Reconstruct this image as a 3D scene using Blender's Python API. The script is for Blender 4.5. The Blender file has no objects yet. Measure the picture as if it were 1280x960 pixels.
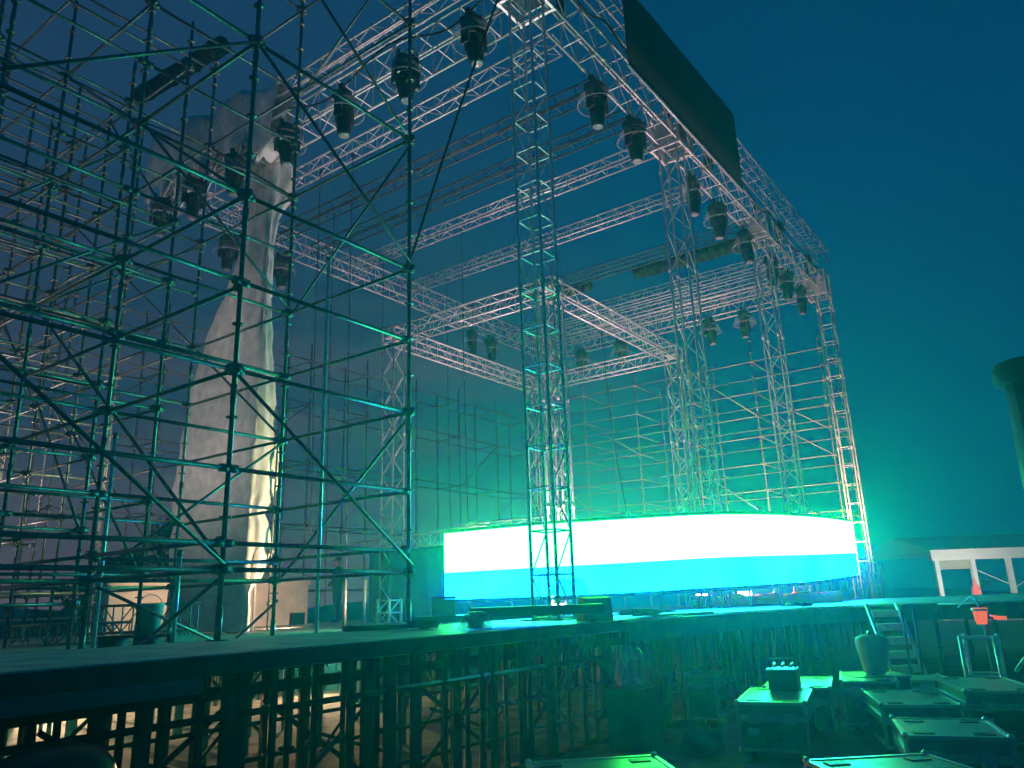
import bpy, bmesh, math, random
from mathutils import Vector, Matrix, Euler
R = math.radians
random.seed(7)
sc = bpy.context.scene
col = sc.collection

# ------------------------------------------------------------------ helpers
class MB:
    """collects polygons; build() links them as one mesh object"""
    def __init__(s): s.v = []; s.f = []; s.m = []
    def add(s, vs, fs, mi=0):
        b = len(s.v); s.v += [tuple(p) for p in vs]
        for f in fs: s.f.append([b + i for i in f]); s.m.append(mi)
    def tube(s, a, b, r, n=6, r2=None, mi=0, caps=True):
        a = Vector(a); b = Vector(b); d = b - a
        if d.length < 1e-6: return
        r2 = r if r2 is None else r2
        d.normalize()
        u = d.cross(Vector((0, 0, 1)))
        if u.length < .05: u = d.cross(Vector((1, 0, 0)))
        u.normalize(); w = d.cross(u)
        vs = []
        for p, rr in ((a, r), (b, r2)):
            for k in range(n):
                t = 2 * math.pi * k / n
                vs.append(p + u * (rr * math.cos(t)) + w * (rr * math.sin(t)))
        fs = [(k, (k + 1) % n, n + (k + 1) % n, n + k) for k in range(n)]
        if caps: fs += [tuple(range(n))[::-1], tuple(range(n, 2 * n))]
        s.add(vs, fs, mi)
    def path(s, pts, r, n=6, mi=0):
        for a, b in zip(pts, pts[1:]): s.tube(a, b, r, n, mi=mi)
    def box(s, c, d, rz=0, mi=0, M=None):
        x, y, z = d[0] / 2, d[1] / 2, d[2] / 2
        vs = [Vector((i, j, k)) for i in (-x, x) for j in (-y, y) for k in (-z, z)]
        if M is not None: vs = [M @ v for v in vs]
        if rz: vs = [Matrix.Rotation(rz, 3, 'Z') @ v for v in vs]
        vs = [v + Vector(c) for v in vs]
        s.add(vs, [(0, 1, 3, 2), (4, 6, 7, 5), (0, 4, 5, 1), (2, 3, 7, 6), (0, 2, 6, 4), (1, 5, 7, 3)], mi)
    def box2(s, a, b, mi=0):
        s.box([(p + q) / 2 for p, q in zip(a, b)], [abs(p - q) for p, q in zip(a, b)], mi=mi)
    def prism(s, poly, z0, z1, mi=0):
        n = len(poly)
        vs = [(x, y, z0) for x, y in poly] + [(x, y, z1) for x, y in poly]
        s.add(vs, [tuple(range(n))[::-1], tuple(range(n, 2 * n))] + [(k, (k + 1) % n, n + (k + 1) % n, n + k) for k in range(n)], mi)
    def lathe(s, prof, c=(0, 0, 0), n=16, axis='z', mi=0):
        vs = []
        for r, h in prof:
            for k in range(n):
                t = 2 * math.pi * k / n
                p = (r * math.cos(t), r * math.sin(t), h) if axis == 'z' else (h, r * math.cos(t), r * math.sin(t))
                vs.append((p[0] + c[0], p[1] + c[1], p[2] + c[2]))
        fs = []
        for i in range(len(prof) - 1):
            for k in range(n):
                a = i * n + k; b = i * n + (k + 1) % n
                fs.append((a, b, b + n, a + n))
        fs.append(tuple(range(n))[::-1]); fs.append(tuple(range((len(prof) - 1) * n, len(prof) * n)))
        s.add(vs, fs, mi)
    def mesh(s, name, mats, smooth=False):
        me = bpy.data.meshes.new(name)
        me.from_pydata(s.v, [], s.f)
        for m in (mats if isinstance(mats, (list, tuple)) else [mats]): me.materials.append(m)
        me.polygons.foreach_set('material_index', s.m)
        if smooth: me.polygons.foreach_set('use_smooth', [True] * len(s.f))
        bm = bmesh.new(); bm.from_mesh(me); bmesh.ops.recalc_face_normals(bm, faces=bm.faces); bm.to_mesh(me); bm.free()
        me.update(); return me
    def build(s, name, mats, parent=None, smooth=False):
        return link(name, s.mesh(name, mats, smooth), parent)

def link(name, data, parent=None, loc=None, rot=None):
    o = bpy.data.objects.new(name, data); col.objects.link(o)
    if parent is not None: o.parent = parent
    if loc is not None: o.location = loc
    if rot is not None: o.rotation_euler = rot
    return o
def tag(o, label=None, cat=None, group=None, kind=None):
    for k, v in (('label', label), ('category', cat), ('group', group), ('kind', kind)):
        if v: o[k] = v
    return o
def thing(name, label, cat, loc=(0, 0, 0), rot=(0, 0, 0), group=None):
    o = link(name, None, None, loc, rot); o.empty_display_size = .2
    return tag(o, label, cat, group)
def copy_tree(o, parent=None):
    c = o.copy(); col.objects.link(c)
    if parent is not None: c.parent = parent
    for ch in list(o.children): copy_tree(ch, c)
    return c

def catmull(P, n):
    out = []
    P = [2 * P[0] - P[1]] + P + [2 * P[-1] - P[-2]]
    for i in range(1, len(P) - 2):
        for k in range(n):
            t = k / n; a, b, c, d = P[i - 1:i + 3]
            out.append(.5 * ((2 * b) + (c - a) * t + (2 * a - 5 * b + 4 * c - d) * t * t + (3 * b - a - 3 * c + d) * t ** 3))
    out.append(P[-2]); return out

# ------------------------------------------------------------------ materials
def mat(name, base, rough=.5, metal=0., var=.25, scale=8., bump=0., spec=.5, emit=None, estr=0., alpha=None, trans=0.):
    m = bpy.data.materials.new(name); m.use_nodes = True
    nt = m.node_tree; b = nt.nodes['Principled BSDF']
    tc = nt.nodes.new('ShaderNodeTexCoord')
    no = nt.nodes.new('ShaderNodeTexNoise'); no.inputs['Scale'].default_value = scale; no.inputs['Detail'].default_value = 5
    nt.links.new(tc.outputs['Object'], no.inputs['Vector'])
    rp = nt.nodes.new('ShaderNodeValToRGB')
    rp.color_ramp.elements[0].position = .3; rp.color_ramp.elements[1].position = .7
    lo = [max(0, c * (1 - var)) for c in base]; hi = [min(1, c * (1 + var)) for c in base]
    rp.color_ramp.elements[0].color = (*lo, 1); rp.color_ramp.elements[1].color = (*hi, 1)
    nt.links.new(no.outputs['Fac'], rp.inputs['Fac'])
    nt.links.new(rp.outputs['Color'], b.inputs['Base Color'])
    b.inputs['Roughness'].default_value = rough; b.inputs['Metallic'].default_value = metal
    b.inputs['Specular IOR Level'].default_value = spec
    if bump:
        bp = nt.nodes.new('ShaderNodeBump'); bp.inputs['Strength'].default_value = bump; bp.inputs['Distance'].default_value = .02
        nt.links.new(no.outputs['Fac'], bp.inputs['Height']); nt.links.new(bp.outputs['Normal'], b.inputs['Normal'])
    if emit:
        b.inputs['Emission Color'].default_value = (*emit, 1); b.inputs['Emission Strength'].default_value = estr
    if alpha is not None: b.inputs['Alpha'].default_value = alpha
    if trans: b.inputs['Transmission Weight'].default_value = trans
    return m
def emat(name, color, strength, var=0.):
    m = bpy.data.materials.new(name); m.use_nodes = True
    nt = m.node_tree; nt.nodes.clear()
    out = nt.nodes.new('ShaderNodeOutputMaterial'); e = nt.nodes.new('ShaderNodeEmission')
    e.inputs['Color'].default_value = (*color, 1)
    if var:
        oi = nt.nodes.new('ShaderNodeObjectInfo'); mr = nt.nodes.new('ShaderNodeMapRange')
        mr.inputs['To Min'].default_value = strength * (1 - var); mr.inputs['To Max'].default_value = strength * (1 + var)
        nt.links.new(oi.outputs['Random'], mr.inputs['Value']); nt.links.new(mr.outputs['Result'], e.inputs['Strength'])
    else: e.inputs['Strength'].default_value = strength
    nt.links.new(e.outputs[0], out.inputs['Surface']); return m

ALU = mat('aluminium', (.80, .80, .80), .42, .35, .18, 14)
STEEL = mat('galvanised_steel', (.20, .205, .20), .42, .55, .35, 22, .1)
LITSTEEL = mat('lit_galvanised_steel', (.42, .40, .37), .5, .3, .25, 20)  # steel lightened in colour for the warm light on the right scaffold
BLACKM = mat('black_metal', (.025, .025, .027), .45, .2, .3, 12)
BLACKF = mat('black_fabric', (.012, .013, .013), .9, 0, .3, 6, .15)
PLASTIC = mat('black_plastic', (.016, .016, .017), .35, 0, .2, 10)
CLOTH = mat('white_cloth', (.74, .72, .70), .85, 0, .2, 4.5, .35)
WOODDECK = mat('deck_plywood', (.50, .50, .48), .45, 0, .4, 3.0, .1)
FLOORB = mat('pale_stage_floor', (.36, .33, .30), .7, 0, .3, 2.2, .1)
DARKWOOD = mat('dark_timber', (.06, .058, .052), .75, 0, .4, 6, .1)
DIRT = mat('dirt', (.15, .135, .115), .9, 0, .6, 2.6, 1.)
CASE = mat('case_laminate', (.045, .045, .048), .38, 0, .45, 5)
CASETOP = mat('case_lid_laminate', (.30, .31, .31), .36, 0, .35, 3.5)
TRIM = mat('case_aluminium', (.55, .56, .56), .35, .8, .15, 20)
WHITEP = mat('white_paint', (.72, .70, .67), .6, 0, .08, 3)
PLASTER = mat('plaster', (.62, .57, .52), .85, 0, .14, 2.2, .2)
CLEAR = mat('clear_plastic', (.75, .8, .8), .18, 0, .1, 9, .5, alpha=.30)
DOME = mat('dome_plastic', (.75, .8, .8), .15, 0, .1, 9, .3, alpha=.13)
WRAP = mat('wrap_film', (.10, .13, .13), .25, 0, .3, 5, .6, alpha=.62)
FILM = mat('plastic_film', (.85, .9, .9), .2, 0, .1, 5, .6, alpha=.42)
BUCKET = mat('bucket_plastic', (.45, .55, .55), .4, 0, .1, 5)
ORANGE = mat('orange_plastic_glow', (.75, .12, .03), .45, 0, .1, 6, emit=(1., .13, .06), estr=.9)  # glow added to the plastic in place of warm light falling on it
LEGP = mat('shaded_leg_steel', (.045, .045, .045), .6, .3, .4, 14)  # silhouette shade of the stage legs put into the steel colour
REDC = mat('red_lit_cloth', (.55, .06, .07), .85, 0, .3, 7, .4)
SKIN = mat('skin', (.45, .3, .22), .6, 0, .1, 9)
LEAF = mat('foliage', (.035, .06, .025), .8, 0, .5, 3)
BARK = mat('bark', (.08, .06, .045), .9, 0, .3, 9, .5)
HILL = mat('far_hill', (.03, .05, .055), 1, 0, .3, .08)
RUBBER = mat('rubber', (.02, .02, .02), .8, 0, .2, 10)
GLASS = mat('lens_glass', (.35, .36, .38), .08, .3, .1, 5)
LED_W = emat('screen_white', (.034, 1., .075), 44.0, .05)
LED_C = emat('screen_cyan', (.0015, .26, 1.), 56., .12)
_n = LED_C.node_tree; _e = [n for n in _n.nodes if n.type == 'EMISSION'][0]; _t = _n.nodes.new('ShaderNodeTexNoise'); _t.inputs['Scale'].default_value = .9; _m = _n.nodes.new('ShaderNodeMix'); _m.data_type = 'RGBA'
_c = _n.nodes.new('ShaderNodeTexCoord'); _n.links.new(_c.outputs['Object'], _t.inputs['Vector']); _n.links.new(_t.outputs['Fac'], _m.inputs['Factor'])
_m.inputs['A'].default_value = (0., .10, 1., 1); _m.inputs['B'].default_value = (.002, .16, .9, 1); _n.links.new(_m.outputs['Result'], _e.inputs['Color'])
LAMP_W = emat('lamp_white', (1., .8, .78), 20)
LAMP_O = emat('lamp_warm', (1., .62, .3), 20)

# ------------------------------------------------------------------ camera (27 mm phone lens)
CAM = Vector((-9.12, -5.99, 1.6))
pit, rol, yaw = .2726, -.0346, .6236
FH = Vector((math.cos(yaw), math.sin(yaw), 0)); RH = Vector((math.sin(yaw), -math.cos(yaw), 0)); ZZ = Vector((0, 0, 1))
fw = math.cos(pit) * FH + math.sin(pit) * ZZ; up0 = -math.sin(pit) * FH + math.cos(pit) * ZZ
rt = math.cos(rol) * RH + math.sin(rol) * up0; up = -math.sin(rol) * RH + math.cos(rol) * up0
cam = bpy.data.cameras.new('camera'); co = link('camera', cam)
cam.sensor_width = 36; cam.lens = 964 / 1280 * 36; cam.clip_end = 2000; cam.clip_start = .05
co.matrix_world = Matrix(((rt.x, up.x, -fw.x, CAM.x), (rt.y, up.y, -fw.y, CAM.y), (rt.z, up.z, -fw.z, CAM.z), (0, 0, 0, 1)))
sc.camera = co

# ------------------------------------------------------------------ world : dusk sky with low cloud streaks
w = bpy.data.worlds.new('World'); sc.world = w; w.use_nodes = True
nt = w.node_tree; bg = nt.nodes['Background']
tc = nt.nodes.new('ShaderNodeTexCoord'); sx = nt.nodes.new('ShaderNodeSeparateXYZ')
nt.links.new(tc.outputs['Generated'], sx.inputs[0])
rp = nt.nodes.new('ShaderNodeValToRGB'); cr = rp.color_ramp
def ramp(stops):
    n = nt.nodes.new('ShaderNodeValToRGB'); c = n.color_ramp
    c.elements[0].position = stops[0][0]; c.elements[0].color = (*stops[0][1], 1); c.elements[1].position = stops[-1][0]; c.elements[1].color = (*stops[-1][1], 1)
    for p, k in stops[1:-1]: c.elements.new(p).color = (*k, 1)
    nt.links.new(sx.outputs['Z'], n.inputs['Fac']); return n
nt.nodes.remove(rp)
glow = ramp([(0., (.34, .20, .24)), (.06, (.22, .15, .20)), (.16, (.055, .075, .15)), (.30, (.035, .075, .16)), (.55, (.030, .085, .19)), (1., (.02, .07, .17))])   # towards the last light
away = ramp([(0., (.004, .10, .20)), (.15, (.003, .10, .22)), (.45, (.002, .095, .25)), (1., (.004, .07, .18))])
dp = nt.nodes.new('ShaderNodeVectorMath'); dp.operation = 'DOT_PRODUCT'; dp.inputs[1].default_value = (.15, .99, 0)
nt.links.new(tc.outputs['Generated'], dp.inputs[0])
az = nt.nodes.new('ShaderNodeMapRange'); az.inputs['From Min'].default_value = .42; az.inputs['From Max'].default_value = .9; az.interpolation_type = 'SMOOTHSTEP'
nt.links.new(dp.outputs['Value'], az.inputs['Value'])
rp = nt.nodes.new('ShaderNodeMix'); rp.data_type = 'RGBA'
nt.links.new(az.outputs[0], rp.inputs['Factor']); nt.links.new(away.outputs[0], rp.inputs['A']); nt.links.new(glow.outputs[0], rp.inputs['B'])
mp = nt.nodes.new('ShaderNodeMapping'); mp.inputs['Scale'].default_value = (1.6, 1.6, 13)
nt.links.new(tc.outputs['Generated'], mp.inputs['Vector'])
ns = nt.nodes.new('ShaderNodeTexNoise'); ns.inputs['Scale'].default_value = 1.7; ns.inputs['Detail'].default_value = 6; ns.inputs['Roughness'].default_value = .55
nt.links.new(mp.outputs[0], ns.inputs['Vector'])
cl = nt.nodes.new('ShaderNodeValToRGB'); cl.color_ramp.elements[0].position = .42; cl.color_ramp.elements[1].position = .68
nt.links.new(ns.outputs['Fac'], cl.inputs['Fac'])
fd = nt.nodes.new('ShaderNodeMapRange'); fd.inputs['From Min'].default_value = .45; fd.inputs['From Max'].default_value = .05
nt.links.new(sx.outputs['Z'], fd.inputs['Value'])
mu = nt.nodes.new('ShaderNodeMath'); mu.operation = 'MULTIPLY'
nt.links.new(cl.outputs['Color'], mu.inputs[0]); nt.links.new(fd.outputs[0], mu.inputs[1])
mx = nt.nodes.new('ShaderNodeMix'); mx.data_type = 'RGBA'
mu2 = nt.nodes.new('ShaderNodeMath'); mu2.operation = 'MULTIPLY'; nt.links.new(mu.outputs[0], mu2.inputs[0]); nt.links.new(az.outputs[0], mu2.inputs[1]); nt.links.new(mu2.outputs[0], mx.inputs['Factor']); nt.links.new(rp.outputs['Result'], mx.inputs['A'])
mx.inputs['B'].default_value = (.27, .19, .24, 1)
n2 = nt.nodes.new('ShaderNodeTexNoise'); n2.inputs['Scale'].default_value = 2.3; n2.inputs['Detail'].default_value = 7; nt.links.new(tc.outputs['Generated'], n2.inputs['Vector'])
r2 = nt.nodes.new('ShaderNodeMapRange'); r2.inputs['To Min'].default_value = .80; r2.inputs['To Max'].default_value = 1.20; nt.links.new(n2.outputs['Fac'], r2.inputs['Value'])
v2 = nt.nodes.new('ShaderNodeVectorMath'); v2.operation = 'SCALE'; nt.links.new(mx.outputs['Result'], v2.inputs[0]); nt.links.new(r2.outputs[0], v2.inputs['Scale']); nt.links.new(v2.outputs[0], bg.inputs['Color']); bg.inputs['Strength'].default_value = .56

# ------------------------------------------------------------------ added haze, also for lens veil
hz = MB(); hz.box2((-75, -75, -1), (75, 75, 17.5)); hazem = bpy.data.materials.new('haze'); hazem.use_nodes = True
hn = hazem.node_tree; hn.nodes.clear(); ho = hn.nodes.new('ShaderNodeOutputMaterial'); hv = hn.nodes.new('ShaderNodeVolumePrincipled')
hv.inputs['Color'].default_value = (.07, .88, .97, 1); hv.inputs['Density'].default_value = .0090; hv.inputs['Anisotropy'].default_value = .74  # teal haze added, also in place of lens veil round the screen
hn.links.new(hv.outputs[0], ho.inputs['Volume'])
tag(hz.build('haze', hazem), kind='stuff')

# ------------------------------------------------------------------ ground, hills
g = MB(); g.add([(-74, -74, 0), (74, -74, 0), (74, 74, 0), (-74, 74, 0)], [(0, 1, 2, 3)])
tag(g.build('ground', DIRT), kind='structure')
hb = MB(); N = 60; ring = []
for k in range(N + 1):
    a = R(-40 + 190 * k / N); h = 1.9 + 1.0 * math.sin(k * .35) + .5 * math.sin(k * .9 + 1) + (1.2 if k > 40 else 0)
    for rr, hh in ((60, 0), (64, h * .7), (68, h), (72, 0)): ring.append((rr * math.cos(a), rr * math.sin(a), hh))
hb.add(ring, [(4 * k + j, 4 * k + 4 + j, 4 * k + 5 + j, 4 * k + 1 + j) for k in range(N) for j in range(3)])
tag(hb.build('hills', HILL, smooth=True), kind='structure')

# ------------------------------------------------------------------ truss builder
_cache = {}
def lacing(mb, L, w, h, step, r, faces='tbfk', rungs=False, start=0):
    n = max(1, round(L / step)); st = L / n
    P = {'a': (-w / 2, 0), 'b': (w / 2, 0), 'c': (w / 2, h), 'd': (-w / 2, h)}
    F = {'b': ('a', 'b'), 'k': ('b', 'c'), 't': ('c', 'd'), 'f': ('d', 'a')}
    for q, fc in enumerate(faces):
        p0, p1 = P[F[fc][0]], P[F[fc][1]]
        for k in range(n):
            x0, x1 = k * st, (k + 1) * st
            if (k + q) % 2: s, e = p1, p0
            else: s, e = p0, p1
            mb.tube((x0, *s), (x1, *e), r, 5, caps=False)
    if rungs:
        for k in range(n + 1):
            x = min(max(k * st, .03), L - .03)
            ks = 'abcd'
            for i in range(4):
                mb.tube((x, *P[ks[i]]), (x, *P[ks[(i + 1) % 4]]), r * 1.1, 5, caps=False)
def truss(name, label, cat, loc, rot, L, w=.4, h=.4, step=.5, rc=.025, rl=.009, rungs=True, faces='kf', m=None, group=None, base=False, joints=2.4):
    root = thing(name, label, cat, loc, rot, group); m = m or ALU
    key = (round(L, 2), w, h, step, rc, rl, rungs, faces, m.name)
    if key not in _cache:
        c = MB(); c.tube((0, 0, 0), (L, 0, 0), rc, 7)
        k = 1
        while k * joints < L - .5:
            c.tube((k * joints - .07, 0, 0), (k * joints + .07, 0, 0), rc * 1.45, 7); k += 1
        lc = MB(); lacing(lc, L, w, h, step, rl, faces, rungs)
        _cache[key] = (c.mesh('chord', m, True), lc.mesh('lacing', m, True))
    cm, lm = _cache[key]
    for y in (-w / 2, w / 2):
        for z in (0, h): link('chord', cm, root, (0, y, z))
    link('lacing', lm, root)
    if base:
        b = MB(); b.box2((-.02, -w * .8, -w * .3), (.02, w * .8, h + w * .3)); b.build('base_plate', BLACKM, root)
    return root
UPR = (0, R(-90), 0)
def tower(label, x, y, z0, z1, w, **k):   # vertical: local x -> z, local z -> -x
    group = k.pop('group', 'truss towers holding the roof')
    t = truss('truss_tower', label, 'truss tower', (x + w / 2, y, z0), UPR, z1 - z0, w, w, group=group, base=True, **k)
    return t

ZH = 11.4
# roof towers along the front
tower('green lit front truss tower standing before the glowing screen', 0, 0, 1.32, ZH, .41, step=.6, rl=.012, rungs=True)
tower('second front truss tower, rising behind the middle of the screen', 5.75, 0, 1.2, ZH, .42, step=.5, rungs=False, faces='bktf')
tower('third front truss tower, pale, between the wide screen middle and its right end', 11.75, 0, 1.2, ZH, .42, step=.5, rungs=False, faces='bktf')
tower('pinkish front truss tower at the far right end of the screen', 17.4, -.25, 1.2, ZH, .42, step=.6, rungs=True)
tower('slim rear truss tower at the left, inside the white cloth wrap', .62, 7.8, 1.15, ZH, .28, step=.5, rungs=False)
for x, s in ((17.2, 'rear truss tower far back at the right corner of the roof'),):
    tower(s, x, 10.9, 1.15, ZH, .42, step=.5, rungs=False, faces='bktf')
# sleeve blocks at the tower tops
def sleeve(x, y, lab):
    t = thing('sleeve_block', lab, 'truss joint', (x, y, ZH - .12), group='sleeve blocks on the tower tops')
    b = MB()
    for sx_ in (-1, 1):
        for sy_ in (-1, 1):
            b.box2((sx_ * .34 - .03, sy_ * .34 - .03, 0), (sx_ * .34 + .03, sy_ * .34 + .03, .9))
    for z in (.04, .86):
        for s_ in (-1, 1):
            b.box2((-.31, s_ * .34 - .025, z - .03), (.31, s_ * .34 + .025, z + .03)); b.box2((s_ * .34 - .025, -.31, z - .03), (s_ * .34 + .025, .31, z + .03))
    b.build('frame', ALU, t)
    p = MB()
    for s_ in (-1, 1): p.box2((s_ * .31 - .006, -.2, .2), (s_ * .31 + .006, .2, .7)); p.box2((-.2, s_ * .31 - .006, .2), (.2, s_ * .31 + .006, .7))
    p.build('side_plate', WHITEP, t)
    h = MB(); h.lathe([(.1, -.04), (.1, .04)], (0, 0, 1.15), 12, 'x'); h.box2((-.05, -.03, .9), (.05, .03, 1.2)); h.build('pulley', BLACKM, t)
sleeve(0, 0, 'sleeve block on top of the green lit front tower'); sleeve(5.75, 0, 'sleeve block on the second front tower under the black banner')
sleeve(11.75, 0, 'sleeve block on the third front tower'); sleeve(17.4, -.1, 'sleeve block at the far right tower top'); sleeve(.45, 7.8, 'sleeve block under the cloth at the back left corner')
# header & roof beams
truss('header_truss', 'wide front header truss running from the green tower to the far right tower', 'roof truss', (-.3, -.08, ZH), (0, 0, 0), 18.2, .44, .62, step=.55, rc=.028, rl=.013)
truss('upper_header_truss', 'second truss stacked on top of the front header, mostly behind the black banner', 'roof truss', (.6, -.3, ZH + 1.35), (0, 0, 0), 17.4, .4, .42, step=.6)
truss('side_truss', 'left side roof truss sloping down the picture from the green tower to the white cloth', 'roof truss', (.18, .3, ZH), (0, 0, R(90)), 11.0, .5, .62, step=.55, rc=.028, rl=.013)
truss('upper_side_truss', 'thin truss stacked on top of the left side roof truss', 'roof truss', (.18, .3, ZH + 1.25), (0, 0, R(90)), 10.6, .3, .3, step=.5)
truss('side_truss', 'right side roof truss at the far end, hung with lamps', 'roof truss', (17.2, .35, ZH), (0, 0, R(90)), 10.4, .5, .6, step=.55)
truss('rear_truss', 'rear roof truss running along the back behind the purlins', 'roof truss', (.7, 10.95, ZH), (0, 0, 0), 16.2, .5, .6, step=.55, rc=.027, rl=.012)
dark = mat('shaded_aluminium', (.10, .11, .11), .55, .5, .2, 10)  # aluminium darkened in colour for the purlins that get no light
names = {1.4: 'first slim roof purlin truss back from the green tower, brightly lit', 2.95: 'second slim roof purlin truss, dark and unlit', 4.3: 'third slim roof purlin truss, dark, just short of the second tower',
         5.72: 'fourth slim roof purlin truss, bright, meeting the second front tower', 8.1: 'fifth slim roof purlin truss, bright, right of the second front tower', 11.05: 'sixth slim roof purlin truss, dark, above the square rig',
         13.8: 'seventh slim roof purlin truss, pale, toward the far end', 15.0: 'eighth slim roof purlin truss near the far right end', 16.1: 'last slim roof purlin truss beside the right side truss'}
for x, lb in names.items():
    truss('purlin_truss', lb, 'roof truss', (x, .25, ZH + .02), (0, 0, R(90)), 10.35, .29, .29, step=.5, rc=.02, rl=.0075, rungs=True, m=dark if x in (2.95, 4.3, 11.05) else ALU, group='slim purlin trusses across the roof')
# square inner rig
s_ = .72; X0, X1 = -9.12 + s_ * 19.98, -9.12 + s_ * 29.4; Y0, Y1 = -5.99 + s_ * 12.7, -5.99 + s_ * 19.85; ZS = 1.6 + s_ * 9.8 - .2
for n, (x, y, q) in {'near': (X0, Y0, 'inner square rig tower seen just left of the green lit tower'), 'left': (X0, Y1, 'inner square rig tower at its left corner, bracing in white crosses'),
                     'right': (X1, Y0, 'inner square rig tower at its right corner behind the second front tower'), 'far': (X1, Y1, 'inner square rig tower at its far corner, hidden behind the green tower')}.items():
    tower(q, x, y, 1.15, ZS, .4, step=.45, rungs=False, faces='bktf', group='towers of the inner square rig')
for q, loc, rot, L in (('near left beam of the inner square rig, pinkish white', (X0, Y0 + .22, ZS), (0, 0, R(90)), Y1 - Y0 - .44), ('near right beam of the inner square rig, running to the second front tower', (X0 + .22, Y0, ZS), (0, 0, 0), X1 - X0 - .44),
                       ('far left beam of the inner square rig with a rosy underside', (X0 + .22, Y1, ZS), (0, 0, 0), X1 - X0 - .44), ('far right beam of the inner square rig', (X1, Y0 + .22, ZS), (0, 0, R(90)), Y1 - Y0 - .44)):
    truss('rig_beam', q, 'truss beam', loc, rot, L, .4, .4, step=.45, group='beams of the inner square rig')
for x, y, q in ((X0, Y0, 'near'), (X0, Y1, 'left'), (X1, Y0, 'right'), (X1, Y1, 'far')):
    t = thing('corner_block', q + ' corner block joining two beams of the inner square rig', 'truss joint', (x, y, ZS), group='corner blocks of the inner square rig')
    b = MB(); a = .22
    for i in (-a, a):
        for j in (-a, a): b.box2((i - .025, j - .025, -.02), (i + .025, j + .025, .43))
    for z in (0, .41):
        for i in (-a, a): b.box2((-a + .026, i - .02, z - .02), (a - .026, i + .02, z + .02)); b.box2((i - .02, -a + .026, z - .02), (i + .02, a - .026, z + .02))
    b.build('block_frame', ALU, t)
    p = MB(); p.box2((-.19, -.19, .15), (.19, .19, .16)); p.build('plate', ALU, t)

# black banner over the header
t = thing('banner', 'large plain black banner lashed along the top of the front header', 'banner', (2.5, -.62, 0))
b = MB(); n = 24
for k in range(n + 1):
    x = 6.15 * k / n; yy = .005 * math.sin(k * .8)
    zt = 13.32 + .28 * k / n + (.008 * math.sin(k * 1.3))
    b.v += [(x, yy, ZH + .02), (x, yy - .015, ZH + .02), (x, yy, zt), (x, yy - .015, zt)]
for k in range(n):
    a = 4 * k; c = a + 4
    for f in ((a, c, c + 2, a + 2), (a + 1, a + 3, c + 3, c + 1), (a + 2, c + 2, c + 3, a + 3), (a, a + 1, c + 1, c)): b.f.append(f); b.m.append(0)
b.build('cloth', BLACKF, t, True)
for k in range(18):
    l = MB(); x = .2 + k * .34
    for d in (0, .07, .14): l.tube((x + d, .03, ZH - .06), (x + d + .03, .06, ZH + .1), .012, 5)
    l.build('lashing', WHITEP, t)
b = MB(); b.tube((0, 0, ZH - .03), (6.15, 0, ZH - .03), .025, 8); b.build('hem_tube', ALU, t, True)

# rolled roof tarps
def rolled(label, a, b_, r):
    a = Vector(a); b_ = Vector(b_); t = thing('rolled_tarp', label, 'rolled tarp', a); d = b_ - a; m = MB()
    n = 14; pts = [d * (k / n) + Vector((0, 0, .015 * math.sin(k * 1.3))) for k in range(n + 1)]
    for k in range(n): m.tube(pts[k], pts[k + 1], r * (1 + .025 * math.sin(k * 1.1)), 14, r * (1 + .025 * math.sin((k + 1) * 1.1)))
    m.build('roll', BLACKF, t, True)
    for f in (.12, .4, .66, .9):
        s = MB(); p = d * f; q = d.normalized() * .04; s.tube(p - q, p + q, r * 1.13, 12); s.build('strap', PLASTIC, t, True)
rolled('thick black rolled tarp high on the left behind the scaffold', (-1.32, 10.39, 13.5), (-1.14, 7.19, 13.5), .19)
rolled('black rolled roof tarp lying across the purlins at the far right', (12.9, 4.6, 12.05), (13.1, .5, 12.05), .22)
rolled('short black roll on the purlins above the inner square rig', (12.6, 8.0, 12.0), (12.7, 6.2, 12.0), .17)

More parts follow.
